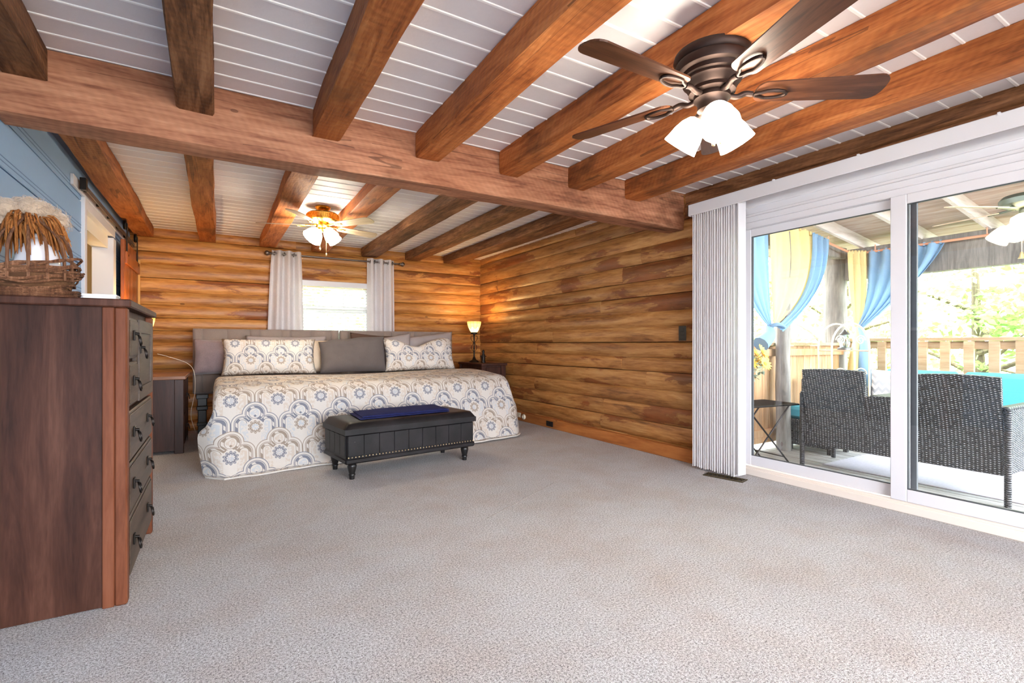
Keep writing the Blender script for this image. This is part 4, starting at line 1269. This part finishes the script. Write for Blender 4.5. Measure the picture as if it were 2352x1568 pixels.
def rz_(x): return 2.45 - .134 * (x - 5.67)             # underside of the rafters
proof = thing('porch_roof', 'plywood porch roof on bare rafters over the deck', None, (5.4, 1, 2.2), world=True, kind='structure')
def sloped(x0, x1, y0, y1, t0, t1):
    mb = MB()
    vs = [(x, y, rz_(x) + t) for x in (x0, x1) for y in (y0, y1) for t in (t0, t1)]
    return mb.add(vs, [(0, 1, 3, 2), (4, 6, 7, 5), (0, 4, 5, 1), (2, 3, 7, 6), (0, 2, 6, 4), (1, 5, 7, 3)])
for yy in (3.12, 2.52, 1.92, 1.32, .72, .12, -.48, -1.08): sloped(3.84, 7.45, yy - .02, yy + .02, 0, .14).build('rafter', RAFTW, proof)
for ya in (-1.6, -.38, .84, 2.06, 3.28):
    for xa, xb in ((3.84, 5.05), (5.054, 6.27), (6.274, 7.5)): sloped(xa, xb, ya, ya + 1.214, .141, .156).build('roof_sheet', PORCHW, proof)
bx(7.02, 7.16, -1.6, 3.5, 1.885, 2.275, c=.006).build('eave_beam', POSTW, proof)
bx(3.86, 7.02, 3.30, 3.42, 2.16, 2.30, c=.006).build('end_beam', POSTW, proof)

def log_post(label, x, y, r, z0, z1, seed):
    rng = random.Random(seed)
    pts = [(x + .006 * math.sin(k * 1.3 + seed), y + .006 * math.cos(k + seed), lerp(z0, z1, k / 10)) for k in range(11)]
    o = MB().tube(pts, [r * (1 + .05 * math.sin(k * 2.1 + seed)) for k in range(11)], 16).build('porch_post', POSTW, None, 60)
    return tag(o, label, 'post', 'weathered porch posts')
log_post('thick weathered log post at the deck corner', 7.06, 3.46, .13, ZD, 2.28, 1)
log_post('slim weathered log post tied with the blue curtain', 5.42, 3.20, .075, ZD, 2.30, 2)

fence = thing('deck_fence', 'board fence closing the end of the deck', 'fence', (5.5, 3.36, ZD), world=True)
fm = bx(-.066, .066, 3.345, 3.365, ZD + .06, 1.035, c=.003).mesh('fence_board', FENCEW)
x_ = 3.95
while x_ < 6.95:
    o = obj('fence_board', fm, fence); o.location = (x_, 0, 0); x_ += .138
    o.matrix_parent_inverse = WORLD_INV[fence.name]
for z0, z1 in ((.02, .10), (.92, 1.0)): bx(3.86, 6.94, 3.30, 3.344, z0, z1, c=.003).build('fence_rail', FENCEW, fence)
bx(3.86, 6.94, 3.28, 3.40, 1.036, 1.072, c=.004).build('fence_cap', RAILW, fence)
rail = thing('deck_railing', 'open wooden railing along the front of the deck', 'railing', (7.1, 1, ZD), world=True)
bx(7.03, 7.17, -1.6, 3.33, 1.090, 1.128, c=.004).build('top_rail', RAILW, rail)
bx(7.08, 7.12, -1.6, 3.33, 1.0, 1.088, c=.003).build('upper_rail', RAILW, rail)
bx(7.08, 7.12, -1.6, 3.33, .0, .09, c=.003).build('lower_rail', RAILW, rail)
bmh = bx(7.042, 7.08, -.044, .044, ZD, 1.088, c=.003).mesh('baluster', RAILW)
y_ = 3.13
while y_ > -1.5:
    o = obj('baluster', bmh, rail); o.location = (0, y_, 0); y_ -= .2065
    o.matrix_parent_inverse = WORLD_INV[rail.name]

# curtain rods and swagged outdoor curtains
COPPER = plain('copper_paint', (196, 140, 112), .4)
YC = 3.19
def rod_z(x): return 2.37 - .134 * (x - 5.67)
orod = thing('outdoor_curtain_rod', 'copper coloured curtain rod bent round the deck corner', 'curtain rod', (6.95, YC, 2.2), world=True)
MB().tube([(3.95, YC, rod_z(3.95)), (6.95, YC, 2.198)], .014, 10).build('rod', COPPER, orod, 60)
MB().tube([(6.95, YC, 2.198), (6.95, -1.4, 2.198)], .014, 10).build('rod', COPPER, orod, 60)
MB().lathe([(.0, -.03), (.024, -.02), (.028, 0), (.024, .02), (0, .03)], 12, Matrix.Translation((6.95, YC, 2.198))).build('elbow', COPPER, orod, 60)
for x_ in (4.6, 5.55, 6.35): MB().tube([(x_, YC, rod_z(x_)), (x_, YC, rz_(x_))], .007, 6).build('hanger', COPPER, orod)
for y_ in (2.95, 1.92, .72): MB().tube([(6.95, y_, 2.198), (6.95, y_, rz_(6.95))], .007, 6).build('hanger', COPPER, orod)
BLUEC = fabric('pale_blue_canvas', (146, 180, 208), 240, .1, .2, .9, 0, .06, trans=.35)
YELC = fabric('pale_yellow_canvas', (228, 212, 158), 240, .1, .2, .9, 0, .06, trans=.35)
def swag(label, m, t0, t1, k0, k1, folds, bulge, tail=None, amp=.035, ndir=(0, -1, 0), ph=0., belly0=0., belly1=0.):
    """curtain from rod points t0..t1 gathered to the knot k0..k1; belly0/1: how far each edge hangs straight first"""
    t0, t1, k0, k1 = map(Vector, (t0, t1, k0, k1)); nd = Vector(ndir)
    n, mm = folds * 10, 26; g = []
    for j in range(mm + 1):
        t = j / mm; row = []
        for i in range(n + 1):
            a = i / n
            top = t0.lerp(t1, a); kn = k0.lerp(k1, a)
            by = lerp(belly0, belly1, a)
            e = t ** (1 + by * 2.2)
            p = Vector((lerp(top.x, kn.x, e), lerp(top.y, kn.y, e), lerp(top.z, kn.z, t)))
            am = amp * (1 - .75 * t)
            p += nd * (am * math.sin(2 * math.pi * folds * a + ph) + bulge * math.sin(math.pi * t) * math.sin(math.pi * a))
            p.z -= .03 * math.sin(math.pi * t) * (1 + math.sin(4 * math.pi * folds * a + 1)) * .3
            row.append(p)
        g.append(row)
    c_ = thing('outdoor_curtain', label, 'curtain', (k0.x, k0.y, k0.z), world=True, group='swagged deck curtains')
    MB().surf(g, thick=.003).build('curtain_panel', m, c_, 70)
    for k in range(folds * 2):
        a = (k + .5) / (folds * 2); q = t0.lerp(t1, a)
        bx(q.x - .012, q.x + .012, q.y - .012, q.y + .012, q.z - .02, q.z + .022, c=.004).build('curtain_tab', m, c_)
    if tail:
        pts = bez([(k0 + k1) / 2] + [Vector(p) for p in tail], 6)
        rs = [lerp(.035, .085, i / (len(pts) - 1)) for i in range(len(pts))]
        MB().tube(pts, rs, 10).build('curtain_tail', m, c_, 70)
    return c_
kx, kz = 5.17, 1.25
swag('pale blue deck curtain hanging next to the door frame', BLUEC, (4.40, YC, rod_z(4.4)), (5.12, YC, rod_z(5.12)), (kx - .08, YC - .02, kz), (kx - .02, YC - .02, kz), 4, .02, [(kx - .10, YC - .05, 1.15), (kx - .26, YC - .05, 1.05)], belly0=.75, belly1=.5)
swag('pale yellow deck curtain knotted between two blue ones', YELC, (5.12, YC - .02, rod_z(5.12)), (5.96, YC - .02, rod_z(5.96)), (kx - .03, YC - .05, kz + .02), (kx + .05, YC - .05, kz + .03), 4, .06, belly0=.3, belly1=1.0)
swag('pale blue deck curtain pulled back in front of the log post', BLUEC, (5.94, YC - .03, rod_z(5.94)), (6.30, YC - .03, rod_z(6.30)), (kx - .02, YC - .08, kz - .01), (kx + .10, YC - .08, kz - .06), 3, .03, belly0=.75, belly1=.45)
kn_ = MB().tube([(kx + .07 * math.cos(t), YC - .06 + .08 * math.sin(t), kz + .015 * math.sin(2 * t)) for t in [2 * math.pi * i / 20 for i in range(21)]], .02, 8).build('curtain_knot', BLUEC, None, 60)
tag(kn_, 'blue cloth knot round the deck curtains at the slim post', 'curtain tie')
swag('pale yellow deck curtain gathered at the deck corner', YELC, (6.80, YC, 2.21), (6.95, 3.04, 2.198), (6.92, 3.17, 1.27), (6.95, 3.08, 1.27), 3, .03, [(6.9, 3.12, 1.1), (6.86, 3.14, .8), (6.84, 3.14, .45)], belly0=.2, belly1=.9)
swag('pale blue deck curtain swept back along the front railing', BLUEC, (6.95, 3.02, 2.198), (6.95, 2.27, 2.198), (6.93, 3.14, 1.27), (6.93, 3.08, 1.25), 5, .04, [(6.9, 3.05, 1.1), (6.88, 3.04, .8), (6.87, 3.03, .5)], ndir=(-1, 0, 0), belly0=.9, belly1=.12)

# ------------------------------------------------------------------ wicker seating
def wicker_mat(name, c0, c1, hi):
    b = B(name); x, y, z = b.sep(b.tc())
    s_ = x + y
    colr = (s_ * 42.0).floor()
    par = b.math('MODULO', colr.abs(), 2.0)
    rw = (z * 62.0 + par * 0.5).frac()
    cx_ = (s_ * 42.0).frac()
    strand = (1.0 - ((rw - 0.5) * 2.0).abs().pow(2.0)) * (1.0 - ((cx_ - 0.5) * 1.7).abs().pow(2.0)).max(0.0)
    n = b.noise(b.tc(), 40, 3)
    col = b.mix(strand.step(0.15, 0.8), srgb(*c0), srgb(*c1))
    col = b.mix(strand.gt(0.86) * n.gt(0.44), col, srgb(*hi))
    b.bump(strand, .8, .01)
    return b.done(col, .45, 0, .5)
WICK = wicker_mat('dark_wicker', (16, 18, 22), (50, 52, 58), (176, 180, 186))
WICKL = wicker_mat('dark_wicker_frame', (20, 22, 26), (46, 46, 50), (110, 110, 114))
TURQ = fabric('turquoise_canvas', (84, 168, 190), 300, .08, .15, .85, 0, .06)
tt = thing('wicker_double_seat', 'dark wicker double seat with low middle table seen from behind', 'outdoor seat', (4.95, 1.96, ZD), world=True)
def back_panel(y0, y1, z0, z1, x, lean=.05):
    g = []
    for i in range(9):
        t = i / 8; z = lerp(z0, z1, t)
        g.append([(x - lean * t * t, lerp(y0, y1, j / 6), z + (.012 * math.sin(math.pi * j / 6) if i == 8 else 0)) for j in range(7)])
    return MB().surf(g, thick=.035)
back_panel(2.135, 2.665, .10, .815, 4.91).build('backrest', WICK, tt, 50)
back_panel(1.262, 1.775, .10, .815, 4.91).build('backrest', WICK, tt, 50)
back_panel(1.776, 2.134, .10, .60, 4.905, .03).build('middle_panel', WICK, tt, 50)
bx(4.87, 5.46, 1.80, 2.11, .585, .610, c=.006).build('middle_table', WICKL, tt)
for y0 in (1.29, 2.14):
    bx(4.90, 5.46, y0, y0 + .49, .16, .26, c=.01).build('seat', WICK, tt)
    bx(4.91, 5.47, y0 + .005, y0 + .485, .262, .36, c=.03).build('seat_cushion', TURQ, tt, 40)
for y0 in (1.236, 2.650):
    bx(4.90, 5.46, y0, y0 + .045, .10, .575, c=.008).build('arm_panel', WICK, tt)
    bx(4.86, 5.49, y0 - .012, y0 + .055, .575, .60, c=.01).build('armrest', WICKL, tt)
for y0 in (1.235, 2.690):
    for x_ in (4.875, 5.45): MB().tube([(x_, y0, ZD if x_ < 5 else ZD + .009), (x_, y0, .58)], .021, 10).build('leg', WICKL, tt, 60)

def wicker_sofa(name, label, x0, x1, y0, y1, back, n):
    t = thing(name, label, 'outdoor seat', ((x0 + x1) / 2, (y0 + y1) / 2, ZD), world=True)
    bx(x0, x1, y0, y1, ZD + .06, .22, c=.01).build('base', WICK, t)
    bx(x1 - .09, x1, y0, y1, .22, .66, c=.015).build('backrest', WICK, t)
    for a in ((y0, y1 - .09) if n > 1 else ()): bx(x0, x1 - .09, a, a + .09, .22, .56, c=.012).build('arm', WICK, t)
    for k in range(n):
        am = .095 if n > 1 else .005
        ya = y0 + am + k * (y1 - y0 - 2 * am) / n; yb = ya + (y1 - y0 - 2 * am) / n - .01
        bx(x0 + .01, x1 - .10, ya, yb, .222, .36, c=.035).build('seat_cushion', TURQ, t, 40)
        if n > 1: bx(x1 - .25, x1 - .10, ya, yb, .362, .76, c=.05).build('back_cushion', TURQ, t, 40)
    for x_ in (x0 + .04, x1 - .04):
        for a in (y0 + .04, y1 - .04): bx(x_ - .02, x_ + .02, a - .02, a + .02, ZD, ZD + .06).build('foot', WICKL, t)
    return t
wicker_sofa('wicker_sofa', 'dark wicker sofa with turquoise cushions at the front railing', 6.44, 6.98, .55, 2.90, 'X', 3)
wicker_sofa('wicker_chair', 'dark armless wicker chair with turquoise cushion by the board fence', 5.52, 5.93, 2.74, 3.24, 'X', 1)
CHEV = B('chevron_cloth')
_x, _y, _z = CHEV.sep(CHEV.tc())
CHEV = CHEV.done(CHEV.mix(((_x * 14.0).frac() - 0.5).abs().__add__(_z * 12.0).frac().gt(0.5), srgb(234, 232, 232), srgb(170, 172, 178)), .9)
pillow('throw_pillow', 'grey and white zigzag cushion at the end of the deck sofa', .40, .40, .13, (6.58, 2.64, .365), R(-10), R(-80), CHEV, seed=21, group='deck cushions')

# folding wire table with vase of sunflowers
ft = thing('folding_table', 'black folding wire table by the door frame', 'table', (4.56, 2.98, ZD), R(-8))
top = MB()
zt = .585
for k in range(15): MB
fr2 = MB()
for a, c in (((-.36, -.20), (.36, -.20)), ((.36, -.20), (.36, .20)), ((.36, .20), (-.36, .20)), ((-.36, .20), (-.36, -.20))):
    fr2.tube([(a[0], a[1], zt), (c[0], c[1], zt)], .009, 8)
fr2.build('top_frame', IRON, ft)
wm = MB().tube([(0, -.2, zt + .004), (0, .2, zt + .004)], .005, 6).mesh('top_wire', IRON)
for k in range(24):
    o = obj('top_wire', wm, ft); o.location = (-.345 + k * .03, 0, 0)
for y_ in (-.17, .17):
    MB().tube([(-.30, y_, zt), (.28, y_, 0)], .008, 8).build('leg', IRON, ft)
    MB().tube([(.30, y_ * .9, zt), (-.28, y_ * .9, 0)], .008, 8).build('leg', IRON, ft)
MB().tube([(.20, -.17, .08), (.20, .17, .08)], .006, 6).build('stretcher', IRON, ft)
MB().tube([(-.20, -.15, .08), (-.20, .15, .08)], .006, 6).build('stretcher', IRON, ft)
VASE = plain('blue_glass_vase', (150, 200, 216), .15)
STEM = plain('flower_leaf', (142, 160, 140), .7, nscale=20, namt=.2)
PETAL = plain('sunflower_petal', (246, 206, 92), .7)
CORE = plain('sunflower_core', (196, 150, 60), .9)
vx, vy, vz = 4.42, 3.03, ZD + zt + .01
fv = thing('flower_vase', 'pale blue vase of yellow sunflowers on the folding table', 'vase', (vx, vy, vz), world=True)
MB().lathe([(0, 0), (.05, 0), (.055, .02), (.045, .15), (.06, .26), (.055, .26), (.04, .15), (.048, .02), (0, .012)], 20, Matrix.Translation((vx, vy, vz))).build('vase_body', VASE, fv, 50)
rng = random.Random(3)
for k in range(13):
    a = rng.uniform(0, 2 * math.pi); rr = rng.uniform(.05, .21)
    hp = Vector((vx + .06 + rr * math.cos(a), vy - .04 + rr * math.sin(a), vz + .56 - rr * .8 + rng.uniform(-.05, .05)))
    MB().tube(bez([(vx, vy, vz + .1), (lerp(vx, hp.x, .4), lerp(vy, hp.y, .4), vz + .36), hp], 5), .004, 6).build('stem', STEM, fv, 60)
    d_ = Vector((hp.x - vx - .03, hp.y - vy - .1, .16)); mt = dirmat(hp, d_)
    fl = MB().lathe([(0, .014), (.018, .012), (.024, 0), (0, -.006)], 12, mt).build('flower_head', CORE, fv, 50)
    for q in range(12):
        an = 2 * math.pi * q / 12
        pe = [(.02, -.006), (.05, -.014), (.078, 0), (.05, .014), (.02, .006)]
        MB().prism(pe, 0, .003, mt @ Matrix.Rotation(an, 4, 'Z') @ Matrix.Rotation(R(-14), 4, 'Y')).build('petal', PETAL, fl)
lf = MB()
for k in range(150):
    a = rng.uniform(0, 2 * math.pi); rr = rng.uniform(0, .16)
    p = Vector((vx + .04 + rr * math.cos(a), vy - .02 + rr * math.sin(a), vz + rng.uniform(.24, .44)))
    lf.prism([(0, 0), (.025, -.014), (.06, 0), (.025, .014)], 0, .001, dirmat(p, (rng.uniform(-1, 1), rng.uniform(-1, 1), rng.uniform(.2, 1)), rng.uniform(0, 6)))
tag(lf.build('foliage', STEM, fv), kind='stuff')

# cream iron plant stand with lantern
IVORY = plain('ivory_iron', (232, 220, 176), .5)
px, py = 6.13, 2.92
ps = thing('plant_stand', 'cream scrolled iron plant stand at the deck corner', 'plant stand', (px, py, ZD), world=True)
ud = Vector((.86, -.51, 0))                             # its width runs across the view
def sp(a, d, z): return Vector((px, py, 0)) + ud * a + Vector((.51, .86, 0)) * d + Vector((0, 0, z))
for d in (-.12, .12):
    arch = [sp(-.21, d, ZD), sp(-.21, d, 1.0)] + [sp(.21 * -math.cos(t), d, 1.02 + .27 * math.sin(t)) for t in [math.pi * i / 14 for i in range(15)]] + [sp(.21, d, 1.0), sp(.21, d, ZD)]
    MB().tube(arch, .010, 8).build('frame_arch', IVORY, ps, 60)
for zz in (.35, .98):
    sh = MB()
    for k in range(7): sh.tube([sp(-.2, -.11 + k * .0367, zz), sp(.2, -.11 + k * .0367, zz)], .006, 6)
    sh.tube([sp(-.2, -.12, zz), sp(-.2, .12, zz)], .009, 6).tube([sp(.2, -.12, zz), sp(.2, .12, zz)], .009, 6)
    sh.build('shelf', COPPER if zz > .9 else IVORY, ps, 60)
for s_ in (-1, 1):
    for zz, sc in ((1.10, 1), (.72, 1.3), (.55, -1.2)):
        sp_ = [sp(s_ * (.11 + .055 * sc * math.cos(t) * (1 - t / 14)), -.12, zz + .055 * abs(sc) * math.sin(t) * (1 - t / 14)) for t in [11 * i / 40 for i in range(41)]]
        MB().tube(sp_, .006, 6).build('scroll', IVORY, ps, 60)
LANT = glassmat('lantern_glass', (.8, .9, .95), .2)
lx = sp(.0, -.02, .99)
lt_ = thing('lantern', 'small glass lantern on the iron plant stand', 'lantern', lx, world=True)
MB().lathe([(0, 0), (.07, 0), (.07, .02), (.045, .03)], 16, Matrix.Translation(lx)).build('base', GREYM, lt_, 40)
MB().lathe([(.045, .03), (.055, .08), (.045, .15), (.035, .17)], 16, Matrix.Translation(lx), cap=False).build('glass', LANT, lt_, 60)
MB().lathe([(.05, .17), (.052, .178), (.02, .21), (.008, .23), (0, .23)], 16, Matrix.Translation(lx)).build('cap', GREYM, lt_, 40)

# outdoor ceiling fan
OFM = metal('green_grey_metal', (112, 118, 108), .45)  # grey metal with a slight green tint
ofx, ofy = 5.60, 1.30
of = thing('outdoor_fan', 'porch ceiling fan with light and pull chain over the deck', 'ceiling fan', (ofx, ofy, 2.12))
zr0 = rz_(ofx) - 2.12
MB().lathe([(0, zr0), (.06, zr0), (.055, zr0 - .05), (.016, zr0 - .07), (.016, .13)], 20).build('downrod', OFM, of, 40)
MB().lathe([(.03, .14), (.15, .13), (.175, .10), (.17, .06), (.12, .035), (.06, .03)], 32).build('motor_housing', OFM, of, 40)
ob = blade_mesh(.18, .66, .10, .15, .008, ASHB).mesh('blade', ASHB)
oi = MB().tube([(.08, 0, .005), (.26, 0, -.004)], .009, 8).mesh('blade_iron', OFM, 60)
for k in range(5):
    a = R(79 + 72 * k)
    for q in (ob, oi):
        o = obj(q.name.split('.')[0], q, of); o.location = (0, 0, .03); o.rotation_euler = (0, 0, a)
MB().lathe([(.05, .03), (.055, .0), (.05, -.02)], 20).build('light_fitter', OFM, of, 40)
MB().lathe([(.06, -.015), (.10, -.04), (.105, -.07), (.08, -.10), (.03, -.118), (0, -.12)], 24).build('glass_bowl', emitter('porch_light_glass', (1., .8, .5), 12.0), of, 50)
ch = MB().tube([(-.03, .03, -.02), (-.03, .03, -.32)], .0025, 5).build('pull_chain', CHAINM, of)
MB().lathe([(.003, 0), (.010, -.01), (.016, -.04), (.024, -.055), (.004, -.055)], 12, Matrix.Translation((-.03, .03, -.32))).build('bell_fob', CHAINM, ch, 50)

# ------------------------------------------------------------------ trees beyond the deck and the window
def leafmat(name, c0, c1):
    b = B(name)
    n = b.noise(b.tc(), 1.2, 4)
    f = b.noise(b.tc(), 14, 2)
    col = b.mix((n * .6 + f * .4).step(.35, .65), srgb(*c0), srgb(*c1))
    m = b.done(col, .6, 0, .3)
    t = b.node('ShaderNodeBsdfTranslucent'); b.link(col, t.inputs[0])
    mx = b.node('ShaderNodeMixShader'); mx.inputs[0].default_value = .45
    b.link(b.p.outputs[0], mx.inputs[1]); b.link(t.outputs[0], mx.inputs[2]); b.link(mx.outputs[0], b.out.inputs[0])
    return m
LEAF = [leafmat('leaf_light', (128, 160, 76), (186, 208, 128)), leafmat('leaf_mid', (104, 146, 74), (160, 192, 110)), leafmat('leaf_pale', (150, 170, 98), (204, 218, 152))]
BARKM = wood('tree_bark', [(74, 62, 50), (104, 90, 74), (130, 114, 96)], 'Z', rough=.9, gs=20)
def tree(label, x, y, h, r, mi, seed, n=5200, low=.22):
    rng = random.Random(seed)
    t = thing('tree', label, 'tree', (x, y, -2.25), 0, 'trees around the house')
    MB().tube([(0, 0, 0), (.1, .05, h * .35), (.0, .1, h * .75)], [.14, .11, .04], 10).build('trunk', BARKM, t, 60)
    for k in range(7):
        a = rng.uniform(0, 6.28); z = h * rng.uniform(.3, .7); L = r * rng.uniform(.6, .95)
        MB().tube([(0, .05, z), (L * .5 * math.cos(a), L * .5 * math.sin(a), z + L * .25), (L * math.cos(a), L * math.sin(a), z + L * .4)], [.05, .03, .01], 6).build('branch', BARKM, t, 60)
    cl = []
    for k in range(34):
        z = h * rng.uniform(low, 1.0); w_ = r * math.sin(math.pi * min(1, max(.12, (z / h - low + .12) / (1.1 - low)))) ** .7
        a = rng.uniform(0, 6.28); q = w_ * rng.uniform(.3, 1) ** .6
        cl.append((q * math.cos(a), q * math.sin(a), z, r * rng.uniform(.2, .36)))
    V, Fc = [], []
    for k in range(n):
        cx_, cy_, cz_, cr = rng.choice(cl)
        d_ = Vector((rng.gauss(0, 1), rng.gauss(0, 1), rng.gauss(0, 1))).normalized() * cr * rng.uniform(.35, 1) ** .5
        p = Vector((cx_, cy_, cz_)) + d_
        u_ = Vector((rng.gauss(0, 1), rng.gauss(0, 1), rng.gauss(0, .6))).normalized()
        v_ = u_.cross(Vector((rng.gauss(0, 1), rng.gauss(0, 1), rng.gauss(0, 1)))).normalized()
        s_ = rng.uniform(.05, .10)
        o_ = len(V); V += [p - u_ * s_, p + v_ * s_ * .5, p + u_ * s_, p - v_ * s_ * .5]; Fc.append((o_, o_ + 1, o_ + 2, o_ + 3))
    me = bpy.data.meshes.new('crown'); me.from_pydata([tuple(p) for p in V], [], Fc); me.materials.append(LEAF[mi])
    tag(obj('crown', me, t), kind='stuff')
spots = [(10.5, 5.2, 6.5, 1.9, 0, 'loose light green tree seen past the slim deck post'), (12.0, 3.4, 7.0, 2.2, 2, 'pale tree behind the knotted yellow curtain'), (11.5, 1.6, 6.4, 2.0, 1, 'mid green tree beyond the middle of the railing'),
         (13.0, -.2, 7.2, 2.3, 0, 'light green tree beyond the wicker sofa'), (11.0, -2.0, 6.0, 2.0, 2, 'pale tree beyond the far end of the deck'), (9.6, 7.6, 6.2, 1.9, 1, 'mid green tree behind the board fence'),
         (7.2, 8.8, 6.0, 1.9, 0, 'light tree behind the fence next to the house'), (16.0, 3.0, 9.0, 3.2, 2, 'tall pale tree far behind the deck corner'), (16.5, -1.5, 9.0, 3.0, 1, 'tall green tree far beyond the railing'), (15.0, 7.0, 9.0, 3.2, 0, 'tall light tree far behind the fence'),
         (1.6, 10.6, 6.4, 1.9, 1, 'light tree outside the small window'), (3.6, 14.5, 7.0, 2.4, 2, 'pale tree further outside the small window')]
for k, (x, y, h_, r_, mi, lb) in enumerate(spots): tree(lb, x, y, h_, r_, mi, 100 + k)
